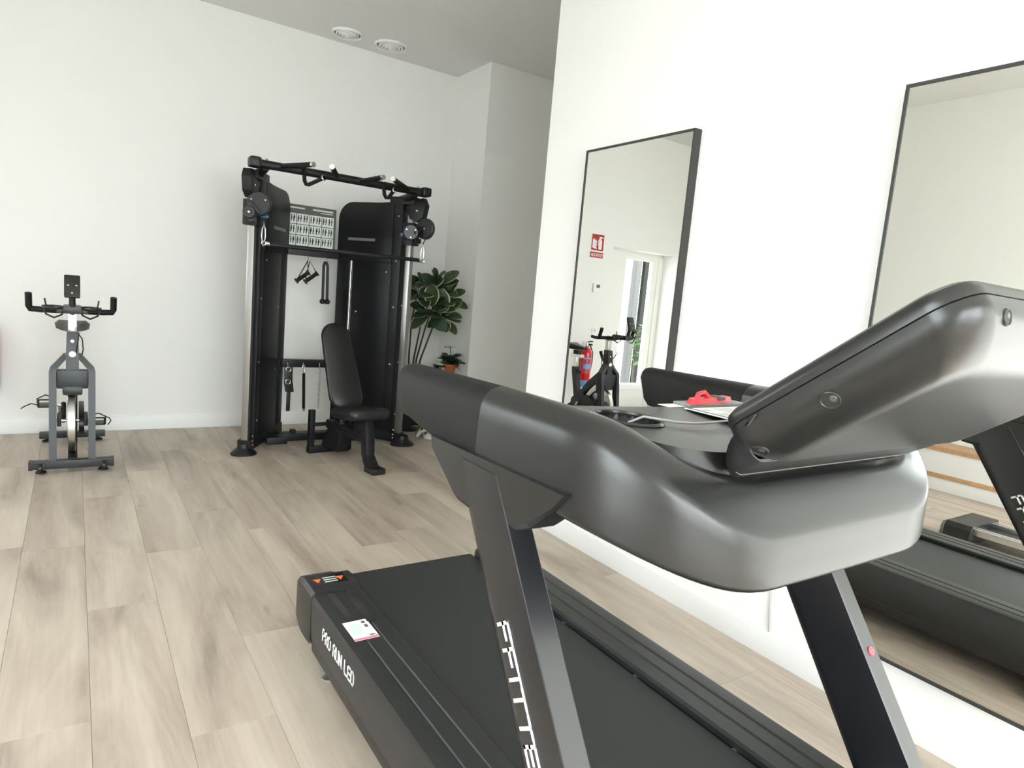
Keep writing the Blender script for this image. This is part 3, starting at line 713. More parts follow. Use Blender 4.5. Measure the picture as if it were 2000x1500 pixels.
# pull-up bar with grips
TB = Vector((0, 5.11, 2.20))
obj('pull_up_bar', B().tube([(1.10, 5.11, 2.195), (2.41, 5.11, 2.195)], .031, 16), BLACKM, FT)
for s in (-1, 1):
    x0 = XC+s*.652
    obj('bar_end', B().box((min(x0-.015*s, x0+.066*s), 5.055, 2.162), (max(x0-.015*s, x0+.066*s), 5.165, 2.236), .028, seg=4), BLACKM, FT)
    obj('bar_arm', B().tube([(XC+s*.60, 5.11, 2.185), (XC+s*.60, 5.28, 2.155), (XC+s*.585, 5.40, 2.14)], .036, 10), BLACKM, FT)
    obj('bolt', B().disc((XC+s*.60, 5.08, 2.228), (0, -.4, 1), .011, .010, 12), CHROME, FT)
for base, tip in (((1.255, 5.11, 2.20), (1.400, 4.765, 2.20)), ((1.680, 5.11, 2.205), (1.515, 4.72, 2.20)), ((1.872, 5.11, 2.195), (1.918, 4.755, 2.20)), ((2.283, 5.11, 2.20), (1.990, 4.755, 2.20))):
    g1 = obj('pull_up_grip', B().tube([base, Vector(base).lerp(Vector(tip), .94)], .019, 12), GRIPM, FT)
    obj('grip_cap', B().tube([Vector(base).lerp(Vector(tip), .94), tip], .0185, 12), CHROME, g1)
for x0, x1 in ((1.423, 1.533), (2.055, 2.098)):
    lp = obj('low_grip', B().tube([(x0, 5.09, 2.215), (x0, 5.06, 2.12), (x0+.008, 5.04, 2.095), (x0+.02, 5.02, 2.092), (x1, 4.98, 2.148)], .015, 10), GRIPM, FT)
    obj('grip_cap', B().disc((x1+.004, 4.972, 2.150), (.5, -.8, .3), .021, .012, 16), CHROME, lp)
    obj('grip_stud', B().cyl((x0, 5.095, 2.215), (x0, 5.097, 2.245), .009), CHROME, lp)
# cross members, base
obj('upper_cross_member', B().box((1.46, 5.85, 1.598), (2.05, 5.91, 1.652), .006), BLACKM, FT)
lcm = obj('lower_cross_member', B().box((1.46, 5.85, .612), (2.05, 5.91, .682), .006), BLACKM, FT)
bbm = obj('base_beam', B().box((1.44, 5.60, .0), (2.07, 5.72, .065), .01).box((1.33, 5.50, .0), (1.50, 5.66, .06), .01).box((2.01, 5.50, .0), (2.18, 5.66, .06), .01), BLACKM, FT)
obj('bolt', B().disc((1.735, 5.598, .04), (0, -1, 0), .013, .012, 12), CHROME, FT)
obj('cable_tab', B().box((1.56, 5.62, .06), (1.60, 5.68, .095), .006), BLACKM, FT)
for x in (1.695, 1.85):
    obj('hook', B().tube([(x, 5.85, 1.60), (x, 5.825, 1.597), (x, 5.815, 1.575), (x, 5.825, 1.555)], .005, 8), CHROME, FT)
for x in (1.56, 1.696, 1.842):
    obj('hook', B().tube([(x, 5.85, .655), (x, 5.825, .655), (x, 5.812, .63), (x, 5.82, .608)], .005, 8), CHROME, FT)
# exercise chart
PX0, PX1, PZ0, PZ1, PY = 1.475, 1.945, 1.668, 2.03, 5.872
ch = obj('exercise_chart', B().box((PX0, PY, PZ0), (PX1, PY+.012, PZ1)), mat('grey_chart_board', (.085, .088, .08), .5), FT, smooth=0)
cw, chh = (PX1-PX0-.03)/4, (PZ1-PZ0-.085)/3
for i in range(4):
    for j in range(3):
        x = PX0+.012+i*cw; z = PZ0+.012+j*chh
        obj('chart_cell', B().box((x+.003, PY-.0012, z+.003), (x+cw-.003, PY, z+chh-.003)), GREENW, ch, smooth=0)
        fb = B()
        for k in range(4):
            fx = x+cw*(.17+.20*k+(.05 if k > 1 else -.02)); zz = z+chh*.22; hh = chh*.52; r_ = .006+.002*((i+j+k) % 2)
            fb.box((fx-r_, PY-.0018, zz), (fx+r_*.3, PY-.0011, zz+hh)).box((fx-r_*.6, PY-.0018, zz+hh*.45), (fx+r_, PY-.0011, zz+hh*(.85+.1*((k+j) % 2)))).disc((fx, PY-.0015, zz+hh+.006), (0, 1, 0), .006, .0006, 10)
        obj('exercise_figures', fb, GREYP, ch, smooth=0)
obj('chart_heading', B().box((PX0+.03, PY-.0012, PZ1-.035), (PX0+.19, PY, PZ1-.022)).box((PX0+.26, PY-.0012, PZ1-.035), (PX1-.03, PY, PZ1-.020)).box((PX0+.33, PY-.0012, PZ1-.052), (PX1-.03, PY, PZ1-.045)), LGREYP, ch, smooth=0)
# lat bar
lb_ = thing('lat_bar', 'long black straight bar hung from both pulleys of the cable machine', 'lat bar', (1.755, 4.97, 1.625))
obj('bar', B().cyl((1.165, 4.97, 1.622), (2.350, 4.97, 1.632), .016), BLACKM, lb_)
for x, e in ((1.165, -1), (2.350, 1)):
    obj('bar_collar', B().cyl((x, 4.97, 1.627), (x+.022*e, 4.97, 1.627), .0155), CHROME, lb_)
    obj('bar_eye', B().tube([(x+e*.036+.014*math.cos(a), 4.97, 1.628+.014*math.sin(a)) for a in [k*math.pi/6 for k in range(12)]], .0045, 8, closed=True), CHROME, lb_)
# hanging attachments
def stirrup(x, y, dx, label):
    t = thing('cable_handle', label, 'cable handle', (x, y, 1.40), 0, 'stirrup handles on the upper cross member')
    zt_ = 1.555
    a = Vector((x+dx-.055, y, 1.375)); b_ = Vector((x+dx+.045, y, 1.455))
    obj('strap', B().tube([a, (x, y, zt_), b_], .005, 6), BLACKP, t)
    gr = obj('grip', B().tube([a, b_], .017, 10), GRIPM, t)
    obj('grip_flange', B().disc(a, (b_-a), .026, .010, 14), BLACKP, gr); obj('grip_flange', B().disc(b_, (b_-a), .026, .010, 14), BLACKP, gr)
stirrup(1.693, 5.818, -.035, 'black stirrup handle hanging left on the upper cross bar, behind its twin')
stirrup(1.700, 5.780, .022, 'black stirrup handle hanging in front of its twin on the upper cross bar')
rp = thing('triceps_rope', 'black doubled rope with knob ends hanging below the upper cross bar', 'rope', (1.855, 5.81, 1.22))
for e in (-1, 1):
    st_ = obj('rope_strand', B().tube([(1.85+e*.004, 5.812, 1.565), (1.852+e*.018, 5.812, 1.53), (1.855+e*.019, 5.812, 1.4), (1.858+e*.020, 5.812, 1.235)], .0125, 10), BLACKP, rp)
    obj('knob', B().lathe([(0, -.024), (.016, -.022), (.026, -.006), (.026, .006), (.014, .02), (.010, .022)], 16, Matrix.Translation((1.859+e*.022, 5.812, 1.215))), BLACKP, st_)
obj('ring', B().tube([(1.85, 5.812+.012*math.cos(a), 1.575+.014*math.sin(a)) for a in [k*math.pi/5 for k in range(10)]], .004, 8, closed=True), CHROME, rp)
an = thing('ankle_strap', 'black ankle strap with metal rings hanging on the lower cross bar', 'ankle strap', (1.565, 5.81, .23))
obj('cuff', B().prism([(1.525, .62), (1.600, .63), (1.602, .50), (1.618, .40), (1.585, .395), (1.545, .40), (1.530, .48)], 5.80, 5.815, 1, .003), BLACKP, an)
obj('tail', B().box((1.556, 5.802, .225), (1.590, 5.812, .40), .002), BLACKP, an)
for z in (.60, .49):
    obj('ring', B().tube([(1.562+.022*math.cos(a), 5.797, z+.020*math.sin(a)) for a in [k*math.pi/8 for k in range(16)]], .0045, 8, closed=True), CHROME, an)
sb = thing('short_bar', 'short black grip bar hanging by a snap hook on the lower cross bar', 'grip bar', (1.705, 5.81, .23))
obj('shaft', B().tube([(1.700, 5.808, .565), (1.712, 5.808, .245)], .0135, 10), GRIPM, sb)
obj('tip', B().tube([(1.712, 5.808, .245), (1.713, 5.808, .222)], .011, 10), CHROME, sb)
obj('snap_hook', B().tube([(1.697+.012*math.cos(a), 5.808, .605+.035*math.sin(a)) for a in [k*math.pi/6 for k in range(12)]], .004, 8, closed=True), CHROME, sb)
cn = thing('chain', 'thin steel chain hanging from the lower cross bar beside the bench', 'chain', (1.845, 5.81, .30))
for k in range(14):
    z = .60-.026*k; ax = k % 2
    obj('link', B().tube([(1.845+(.009*math.cos(a) if ax else .001), 5.812+(0.001 if ax else .009*math.cos(a)), z+.017*math.sin(a)) for a in [q*math.pi/4 for q in range(8)]], .003, 6, closed=True), STEEL, cn)

# ------------------------------------------------------------------ bench (local frame: +x front)
ba = math.atan2(-1, .16)
BN = thing('weight_bench', 'black padded incline bench in front of the cable machine', 'bench', (1.825, 4.80, 0), ba)
def pad(secs): return B().loft(secs)
# seat pad
def ppts(l0, l1, w0, w1, z0, z1, th, r):
    """pad along local x from l0 to l1, tilted from z0 to z1, half widths w0 w1"""
    ax = Vector((l1-l0, 0, z1-z0)); L_ = ax.length; ax.normalize(); nz = Vector((-ax.z, 0, ax.x))
    if nz.z < 0: nz = -nz
    secs = []
    ks = [0, .006, .02, .045, .08, .13, .19, .26, .38, .5, .62, .74, .81, .87, .92, .955, .98, .994, 1]
    for t in ks:
        hw = lerp(w0, w1, t)
        e = min(t, 1-t)*L_; rr = 1. if e >= r else math.sqrt(max(0, 1-(1-e/r)**2))*.999+.001
        hw2 = hw-(1-rr)*r*.9; th2 = th*(.5+.5*rr)
        c = Vector((l0, 0, z0))+ax*(t*L_)
        q = [(-hw2+.02, -.5), (hw2-.02, -.5), (hw2, -.2), (hw2, .25), (hw2-.025, .5), (-hw2+.025, .5), (-hw2, .25), (-hw2, -.2)]
        secs.append([c+Vector((0, y, 0))+nz*(z*th2) for y, z in q])
    return secs
obj('seat_pad', pad(ppts(-.14, .24, .155, .165, .385, .43, .085, .045)), VINYL, BN, local=True, smooth=60)
bk = obj('back_pad', pad(ppts(-.13, -.43, .145, .122, .40, 1.06, .065, .115)), VINYL, BN, local=True, smooth=60)
obj('back_board', B().loft([[Vector(p)+Vector((-.035, 0, -.016)) for p in q] for q in ppts(-.14, -.40, .11, .09, .45, .98, .012, .05)]), BLACKM, BN, local=True)
obj('main_beam', B().box((-.42, -.035, .20), (.20, .035, .27), .008), BLACKM, BN, local=True)
obj('front_leg', B().prism([(.10, .37), (.20, .38), (.235, .27), (.245, .12), (.31, .055), (.36, .03), (.36, .0), (.27, .0), (.205, .05), (.165, .12), (.155, .24)], -.036, .036, 1, .006), BLACKM, BN, local=True)
obj('front_foot', B().box((.25, -.055, .0), (.385, .055, .045), .012), BLACKP, BN, local=True)
obj('bolt', B().disc((.225, .037, .13), (0, 1, 0), .012, .010, 12), CHROME, BN, local=True)
obj('seat_support', B().box((.02, -.03, .26), (.12, .03, .375), .006), BLACKM, BN, local=True)
obj('rear_leg', B().box((-.44, -.19, .0), (-.38, .19, .055), .008), BLACKM, BN, local=True)
obj('rear_post', B().box((-.43, -.19, .04), (-.385, -.145, .36), .006), BLACKM, BN, local=True)
obj('rear_post', B().box((-.43, .145, .04), (-.385, .19, .36), .006), BLACKM, BN, local=True)
obj('rear_tie', B().box((-.42, -.15, .22), (-.395, .15, .25), .006), BLACKM, BN, local=True)
obj('rear_plate', B().prism([(-.44, .05), (-.18, .05), (-.12, .24), (-.30, .28)], -.06, .06, 1, .006), BLACKM, BN, local=True)
obj('back_strut', B().tube([(-.20, 0, .22), (-.36, 0, .70)], .02, 10), BLACKM, BN, local=True)
for s in (-1, 1): obj('wheel', B().disc((-.43, s*.15, .035), (0, 1, 0), .034, .03, 20), BLACKP, BN, local=True)

# ------------------------------------------------------------------ spinning bike
BX, BY = -.012, 5.52
K = thing('spinning_bike', 'grey spinning bike with silver flywheel facing the camera at the left', 'exercise bike', (BX, BY, 0))
def kb(): return B()
def k(name, b, m, parent=None, smooth=35): return obj(name, b, m, parent or K, local=True, smooth=smooth)
fs = k('front_stabiliser', kb().box((-.225, -.47, .028), (.222, -.41, .082), .006), GREYM)
rs = k('rear_stabiliser', kb().box((-.212, .42, .028), (.212, .475, .076), .006), GREYM)
for x in (-.225, .222):
    k('end_plug', kb().box((x-.012, -.472, .026), (x+.012, -.408, .084), .004), BLACKP, fs)
for s in (-1, 1):
    k('transport_wheel', kb().disc((s*.175, -.478, .04), (1, 0, 0), .034, .028, 20), BLACKP)
    k('wheel_bracket', kb().box((s*.175-.024, -.488, .035), (s*.175+.024, -.465, .07), .004), BLACKP)
    k('levelling_foot', kb().lathe([(.03, 0), (.03, .012), (.01, .02), (.009, .035)], 16, Matrix.Translation((s*.172, -.44, 0))), BLACKP)
    k('levelling_foot', kb().lathe([(.03, 0), (.03, .012), (.01, .02), (.009, .035)], 16, Matrix.Translation((s*.165, .447, 0))), BLACKP)
    # fork leg with its shoulder bending in to the neck
    leg = [(-s*-.112, -.43, .075), (s*.112, -.37, .655), (s*.092, -.355, .70), (s*.030, -.33, .775)]
    secs = []
    for p, wx, wy in ((Vector((s*.108, -.43, .07)), .020, .032), (Vector((s*.108, -.355, .66)), .020, .034), (Vector((s*.100, -.350, .685)), .022, .034), (Vector((s*.028, -.325, .775)), .020, .032)):
        secs.append([p+Vector((a*wx, b_*wy, 0)) for a, b_ in ((-1, -1), (1, -1), (1, 1), (-1, 1))])
    k('fork_leg', kb().loft(secs), GREYM, smooth=20)
    k('axle_plate', kb().box((s*.075-.012, -.33, .28), (s*.075+.012, -.22, .36), .008), BLACKM)
k('fork_cowl', kb().box((-.088, -.38, .545), (.088, -.30, .67), .014), GREYM)
k('brake_cover', kb().box((-.056, -.385, .50), (.056, -.22, .56), .02), BLACKP)
k('brake_pad', kb().box((-.024, -.28, .44), (.024, -.20, .51), .006), BLACKM)
nk = k('neck', kb().loft([[Vector((x*w, y*w2+yc, z)) for x, y in ((-1, -1), (1, -1), (1, 1), (-1, 1))] for w, w2, yc, z in ((.036, .04, -.335, .56), (.036, .04, -.325, .78), (.032, .036, -.312, .90), (.030, .034, -.308, .925))]), GREYM, smooth=20)
k('badge', kb().disc((0, -.366, .775), (0, -1, .05), .020, .004, 20), WHITEL, nk)
k('tension_bolt', kb().disc((0, -.352, .86), (0, -1, .05), .011, .008, 14), CHROME, nk)
k('tension_knob', kb().tube([(0, -.24, .80), (0, -.19, .90)], [.012, .02], 12), BLACKP)
k('brake_cable', kb().tube([(.025, -.30, .92), (.055, -.30, .87), (.06, -.29, .80), (.05, -.28, .74)], .004, 6), BLACKP)
k('brake_cable', kb().tube([(.02, -.36, .78), (.03, -.44, .86), (.035, -.50, .93)], .004, 6), BLACKP)
k('handlebar_post', kb().box((-.024, -.325, .92), (.024, -.275, 1.055), .005), CHROME)
# main frame
k('down_tube', kb().loft([[Vector((x*.028, y, z+zz)) for x, zz in ((-1, -.045), (1, -.045), (1, .045), (-1, .045))] for y, z in ((-.30, .70), (-.05, .50), (.12, .31))]), GREYM, smooth=20)
k('seat_tube', kb().loft([[Vector((x*.028, y+yy, z)) for x, yy in ((-1, -.035), (1, -.035), (1, .035), (-1, .035))] for y, z in ((.10, .26), (.20, .62), (.205, .68))]), GREYM, smooth=20)
k('rear_stay', kb().loft([[Vector((x*.028, y, z+zz)) for x, zz in ((-1, -.04), (1, -.04), (1, .04), (-1, .04))] for y, z in ((.06, .30), (.30, .16), (.45, .06))]), GREYM, smooth=20)
k('bottom_tube', kb().loft([[Vector((x*.026, y, z+zz)) for x, zz in ((-1, -.03), (1, -.03), (1, .03), (-1, .03))] for y, z in ((-.44, .06), (-.05, .075), (.10, .24))]), BLACKM, smooth=20)
k('chain_guard', kb().loft([[Vector((x, .5*(p[0])-.06, .5*p[1]+.285)) for p in [(math.cos(a)*.44, math.sin(a)*.22+.02*math.cos(a)) for a in [q*math.pi/12 for q in range(24)]]] for x in (.036, .040, .062, .066)]), BLACKP, smooth=40)
k('drive_cover', kb().disc((-.055, .02, .31), (1, 0, 0), .075, .03, 24), BLACKM)
# flywheel
fwc = (-.006, -.245, .305)
fl_ = k('flywheel', kb().lathe([(.06, -.010), (.15, -.010), (.165, -.024), (.207, -.024), (.212, -.019), (.212, .019), (.207, .024), (.165, .024), (.15, .010), (.06, .010)], 48,
        Matrix.Translation(fwc) @ Matrix.Rotation(math.pi/2, 4, 'Y')), STEEL, smooth=30)
k('hub', kb().disc(fwc, (1, 0, 0), .062, .05, 24), BLACKM, fl_)
for q in range(3):
    a = q*2*math.pi/3+.4
    k('spoke', kb().tube([Vector(fwc)+Vector((0, math.cos(a)*.05, math.sin(a)*.05)), Vector(fwc)+Vector((0, math.cos(a+.5)*.165, math.sin(a+.5)*.165))], .014, 8), BLUEB, fl_)
k('axle', kb().cyl((-.09, fwc[1], fwc[2]), (.09, fwc[1], fwc[2]), .010), CHROME)
# cranks and pedals
for s, z in ((-1, .375), (1, .215)):
    y = -.04 if s < 0 else .08
    cr_ = k('crank', kb().loft([[Vector((s*.075+x, .02+(y-.02)*t+yy, .305+(z-.305)*t)) for x, yy in ((-.010, -.014), (.010, -.014), (.010, .014), (-.010, .014))] for t in (0, .5, 1)] if abs(z-.305) > .01 else []), STEEL, smooth=20)
    pd = k('pedal', kb().box((s*.155-.045, y-.045, z-.012), (s*.155+.045, y+.045, z+.012), .006), BLACKP)
    k('pedal_axle', kb().cyl((s*.07, y, z), (s*.11, y, z), .008), CHROME, pd)
    k('toe_cage', kb().tube([(s*.155-.04, y-.04, z), (s*.155-.042, y-.09, z+.01), (s*.155-.035, y-.095, z+.055), (s*.155+.035, y-.095, z+.055), (s*.155+.042, y-.09, z+.01), (s*.155+.04, y-.04, z)], .006, 8), BLACKP, pd)
    k('toe_strap', kb().tube([(s*.155-.045, y, z), (s*.155-.047, y-.02, z+.05), (s*.155, y-.03, z+.078), (s*.155+.047, y-.02, z+.05), (s*.155+.045, y, z)], .005, 6), BLACKP, pd)
    if s < 0: k('strap_tail', kb().tube([(-.20, y-.02, z+.005), (-.235, y-.04, z+.02), (-.27, y-.05, z+.005), (-.292, y-.05, z-.012)], .004, 6), BLACKP, pd)
    else: k('strap_tail', kb().tube([(.20, y-.02, z+.05), (.225, y-.03, z+.04), (.235, y-.04, z+.02), (.215, y-.04, z-.01)], .004, 6), BLACKP, pd)
# handlebar
hb_ = k('handlebar', kb().tube([(-.225, -.40, 1.065), (-.12, -.40, 1.062), (0, -.38, 1.060), (.12, -.40, 1.062), (.225, -.40, 1.065)], .018, 12), GRIPM)
k('bar_stem', kb().tube([(0, -.29, 1.05), (0, -.40, 1.06)], .024, 12), BLACKP, hb_)
for s in (-1, 1):
    k('bar_horn', kb().tube([(s*.20, -.40, 1.064), (s*.220, -.40, 1.066), (s*.228, -.405, 1.082), (s*.228, -.43, 1.165)], .019, 12), GRIPM, hb_)
    k('bar_grip', kb().tube([(s*.19, -.40, 1.062), (s*.17, -.33, 1.055), (s*.13, -.22, 1.05), (s*.11, -.15, 1.055)], .017, 12), GRIPM, hb_)
    rp_ = [(s*.095+.058*math.cos(a), -.53+.048*math.sin(a), 1.092+.004*math.sin(a)) for a in [q*math.pi/9 for q in range(18)]]
    bh = k('bottle_holder', kb().tube(rp_, .006, 8, closed=True), BLACKP, hb_)
    k('holder_bracket', kb().box((s*.055-.03, -.53, 1.055), (s*.055+.03, -.40, 1.080), .008), BLACKP, bh)
    k('holder_cradle', kb().tube([(s*.095-.058, -.53, 1.10), (s*.095-.04, -.535, 1.045), (s*.095, -.54, 1.025), (s*.095+.04, -.535, 1.045), (s*.095+.058, -.53, 1.10)], .006, 8), BLACKP, bh)
    k('holder_horn', kb().tube([(s*.06, -.53, 1.085), (s*.10, -.55, 1.075), (s*.135, -.56, 1.105), (s*.142, -.56, 1.145)], .005, 8), BLACKP, bh)
k('console_mount', kb().box((-.05, -.60, 1.06), (.05, -.40, 1.105), .015), BLACKP, hb_)
k('console_arm', kb().tube([(0, -.58, 1.09), (0, -.60, 1.18)], .018, 10), BLACKP, hb_)
Mc = Matrix.Translation((0, -.61, 1.225)) @ Matrix.Rotation(math.radians(-22), 4, 'X')
cs_ = k('console', kb().box((-.042, -.012, -.070), (.042, .012, .076), .010, Mc), BLACKP)
for x in (-.02, .022): k('console_screw', kb().disc(Mc @ Vector((x, -.0125, .005)), (0, -1, -.3), .006, .003, 12), CHROME, cs_)
k('console_screw', kb().disc(Mc @ Vector((0, -.0125, -.045)), (0, -1, -.3), .007, .003, 12), CHROME, cs_)
# saddle
k('seat_post', kb().box((-.022, .185, .66), (.022, .225, .80), .005), CHROME)
k('seat_slider', kb().box((-.022, .10, .79), (.022, .30, .825), .005), CHROME)
k('seat_knob', kb().tube([(0, .17, .63), (0, .12, .62)], .02, 12), BLACKP)
k('seat_clamp', kb().box((-.03, .16, .82), (.03, .24, .87), .008), BLACKM)
secs = []
for y, w, z, h in ((.06, .02, .895, .02), (.09, .03, .90, .035), (.16, .04, .90, .045), (.24, .07, .905, .055), (.31, .102, .915, .06), (.355, .105, .92, .055), (.375, .085, .918, .04)):
    secs.append([(-w, y, z-h*.5), (w, y, z-h*.5), (w*1.05, y, z), (w*.8, y, z+h*.45), (0, y, z+h*.38), (-w*.8, y, z+h*.45), (-w*1.05, y, z)])
k('saddle', kb().loft(secs), VINYL, smooth=60)

# ------------------------------------------------------------------ things on the back wall, left of frame (mirror)
EX = thing('fire_extinguisher', 'red fire extinguisher with pale blue base on the back wall, seen in the mirror', 'fire extinguisher', (-.545, YB-.10, .37))
M = Matrix.Translation((-.545, YB-.10, .37))
obj('cylinder', B().lathe([(.070, .075), (.074, .09), (.074, .42), (.066, .455), (.045, .48), (.025, .49), (.022, .51), (0, .512)], 28, M), REDE, EX)
obj('base_ring', B().lathe([(0, .002), (.066, .0), (.0745, .012), (.0748, .085), (.070, .085)], 28, M), BLUEB, EX)
obj('data_label', B().lathe([(.0745, .17), (.0747, .18), (.0747, .36), (.0745, .37)], 28, M), mat('extinguisher_label', lin((190, 60, 70)), .4, var=.4, vscale=30), EX)
obj('label_panel', B().prism(arc((-.545, YB-.10), .0752, 250, 330, 6)+arc((-.545, YB-.10), .0742, 330, 250, 6), .60, .66, 2), BLUEB, EX)
obj('label_panel', B().prism(arc((-.545, YB-.10), .0752, 250, 330, 6)+arc((-.545, YB-.10), .0742, 330, 250, 6), .72, .74, 2), BLUEB, EX)
obj('valve', B().cyl((-.545, YB-.10, .87), (-.545, YB-.10, .925), .018), CHROME, EX)
obj('lever', B().tube([(-.535, YB-.10, .915), (-.56, YB-.115, .935), (-.60, YB-.14, .94)], .009, 8), BLACKP, EX)
obj('carry_handle', B().tube([(-.535, YB-.10, .905), (-.565, YB-.115, .905), (-.60, YB-.14, .895)], .009, 8), BLACKP, EX)
obj('hose', B().tube([(-.555, YB-.10, .90), (-.60, YB-.10, .88), (-.645, YB-.10, .80), (-.65, YB-.10, .68), (-.635, YB-.10, .58), (-.622, YB-.10, .52)], .010, 10), BLACKP, EX)
obj('wall_bracket', B().box((-.575, YB-.035, .60), (-.515, YB, .80), .004), BLACKM, EX)
sx0, sx1 = -.735, -.525
SG = thing('safety_sign', 'red fire extinguisher sign with flame pictogram, seen in the far mirror', 'sign', (-.63, YB, 1.97))
sp = obj('sign_panel', B().box((sx0, YB-.004, 2.05), (sx1, YB, 2.262)), PAPER, SG, smooth=0)
obj('sign_field', B().box((sx0+.008, YB-.005, 2.058), (sx1-.008, YB-.004, 2.254)), REDS, SG, smooth=0)
# extinguisher pictogram (left) and flames (right)
cxe = sx0+.062
obj('extinguisher_mark', B().prism(rrect(cxe-.026, cxe+.026, 2.072, 2.19, .018, 5), YB-.006, YB-.005, 1).box((cxe-.012, YB-.006, 2.19), (cxe+.012, YB-.005, 2.215)).box((cxe-.04, YB-.006, 2.212), (cxe+.02, YB-.005, 2.228)).prism([(cxe+.018, 2.215), (cxe+.04, 2.18), (cxe+.036, 2.12), (cxe+.028, 2.12), (cxe+.031, 2.175), (cxe+.014, 2.205)], YB-.006, YB-.005, 1), WHITEL, SG, smooth=0)
fb = B()
for q in range(3):
    z = 2.075+q*.035; x = sx1-.075
    fb.prism([(x-.02, z), (x+.05, z+.012), (x+.055, z+.05), (x+.035, z+.035), (x+.03, z+.06), (x+.008, z+.03), (x, z+.045), (x-.012, z+.02)], YB-.006, YB-.005, 1)
obj('flame_mark', fb, WHITEL, SG, smooth=0)
obj('caption_panel', B().box((sx0, YB-.004, 1.972), (sx1, YB, 2.038)), REDS, SG, smooth=0)
obj('caption_lettering', lettering(B(), 'EXTINTOR', (sx0+.015, YB-.004, 1.988), (1, 0, 0), (0, 0, 1), .032, .0165, .0085, .0055, (0, -1, 0)), PAPER, SG, smooth=0)
TH = thing('thermostat', 'small white wall thermostat with a dark screen, seen in the far mirror', 'thermostat', (-.67, YB, 1.55))
obj('body', B().box((-.735, YB-.022, 1.548), (-.620, YB, 1.660), .006), WHITEF, TH)
obj('screen', B().box((-.722, YB-.0235, 1.605), (-.665, YB-.022, 1.645)), GREYP, TH, smooth=0)
SK = thing('wall_socket', 'white double wall socket above the fire extinguisher, seen in the mirror', 'socket', (-.72, YB, 1.03))
obj('plate', B().box((-.76, YB-.010, 1.03), (-.675, YB, 1.115), .004), WHITEF, SK)
obj('well', B().disc((-.717, YB-.0105, 1.073), (0, 1, 0), .022, .002, 20), LGREYP, SK)

# ------------------------------------------------------------------ plants in the alcove corner
PX, PYY = 2.76, 5.86
P1 = thing('potted_rubber_plant', 'tall variegated broad-leaved plant in a black pot beside the cable machine', 'plant', (PX, PYY, 0))
Mp = Matrix.Translation((PX, PYY, 0))
obj('pot', B().lathe([(0, 0), (.12, 0), (.135, .02), (.165, .30), (.172, .32), (.160, .32), (.15, .28)], 28, Mp), BLACKP, P1)
obj('soil', B().lathe([(.152, .285), (.1, .295), (0, .30)], 24, Mp), SOIL, P1)
bigl = mk(leaf_mesh(.23, .088, .22, .16, True, 9), [LEAFM, LEAFE], 'leaf')
bigd = mk(leaf_mesh(.22, .085, .25, .14, False, 9), [LEAFD], 'leaf')
CL = Vector((2.93, 5.70, 1.285))
stems = [((PX, PYY, .29), (PX+.02, PYY-.02, .72), (PX+.05, PYY-.06, 1.05), (2.86, 5.74, 1.30)), ((PX+.01, PYY, .29), (PX+.05, PYY-.02, .72), (PX+.10, PYY-.06, 1.02), (2.95, 5.73, 1.42)),
         ((PX-.01, PYY, .29), (PX-.03, PYY-.01, .75), (PX-.04, PYY-.04, 1.1), (2.76, 5.78, 1.45)), ((PX+.015, PYY, .29), (PX+.09, PYY-.03, .72), (PX+.19, PYY-.06, 1.06), (3.04, 5.70, 1.22))]
for st_ in stems: obj('stem', B().tube(st_, [.011, .010, .008, .005], 8), STEMM, P1)
rnd = random.Random(5)
toc = Vector((-.46, -.88, .12))
CLS = [Vector(p) for p in ((2.79, 5.76, 1.37), (2.93, 5.71, 1.43), (3.05, 5.70, 1.33), (2.86, 5.68, 1.20), (2.99, 5.68, 1.16))]
for q in range(64):
    th = q*2.4+rnd.uniform(-.4, .4); c0 = CLS[q % 5]
    base = c0+Vector((.05*math.cos(th), rnd.uniform(-.03, .05), .05*math.sin(th)))
    out = Vector((.8*math.cos(th), .45*math.sin(th*1.7)-.25, .55*math.sin(th)+.25)).normalized()
    if base.x+out.x*.21 > 3.25: out.x = -abs(out.x)*.4; out.normalize()
    up_ = (toc*.75+Vector((0, 0, .7))+Vector((rnd.uniform(-.3, .3), rnd.uniform(-.2, .2), 0)))
    yv = out; zv = (up_-yv*up_.dot(yv)).normalized(); xv = yv.cross(zv)
    o = bpy.data.objects.new('leaf', bigl if rnd.random() < .7 else bigd); C.objects.link(o); o.parent = P1
    o.matrix_local = Matrix.Translation(base-P1.location) @ Matrix((xv, yv, zv)).transposed().to_4x4() @ Matrix.Scale(rnd.uniform(.6, .95), 4)
# side table with the terracotta pot and the dark pot
TBL = thing('plant_stand', 'small white plant stand in the alcove, mostly hidden behind the treadmill grip', 'stand', (3.09, 5.76, 0))
obj('stand_top', B().box((2.93, 5.64, .545), (3.25, 5.88, .57), .004), WHITEF, TBL)
for sx in (2.95, 3.21):
    for sy in (5.66, 5.84): obj('leg', B().box((sx, sy, 0), (sx+.022, sy+.022, .545), .002), WHITEF, TBL)
P2 = thing('potted_plant', 'small leafy green plant in a terracotta pot on the plant stand', 'plant', (3.135, 5.74, .57))
Mp = Matrix.Translation((3.135, 5.74, .57))
obj('saucer', B().lathe([(0, 0), (.060, 0), (.068, .012), (.062, .012), (0, .006)], 24, Mp), mat('dark_saucer', (.05, .04, .035), .6), P2)
obj('pot', B().lathe([(0, .008), (.045, .008), (.058, .085), (.064, .087), (.064, .110), (.056, .110), (.054, .095)], 24, Mp), TERRA, P2)
obj('soil', B().lathe([(.055, .094), (0, .10)], 20, Mp), SOIL, P2)
sl = mk(leaf_mesh(.105, .036, .3, .15, False, 5), [LEAFD], 'leaf')
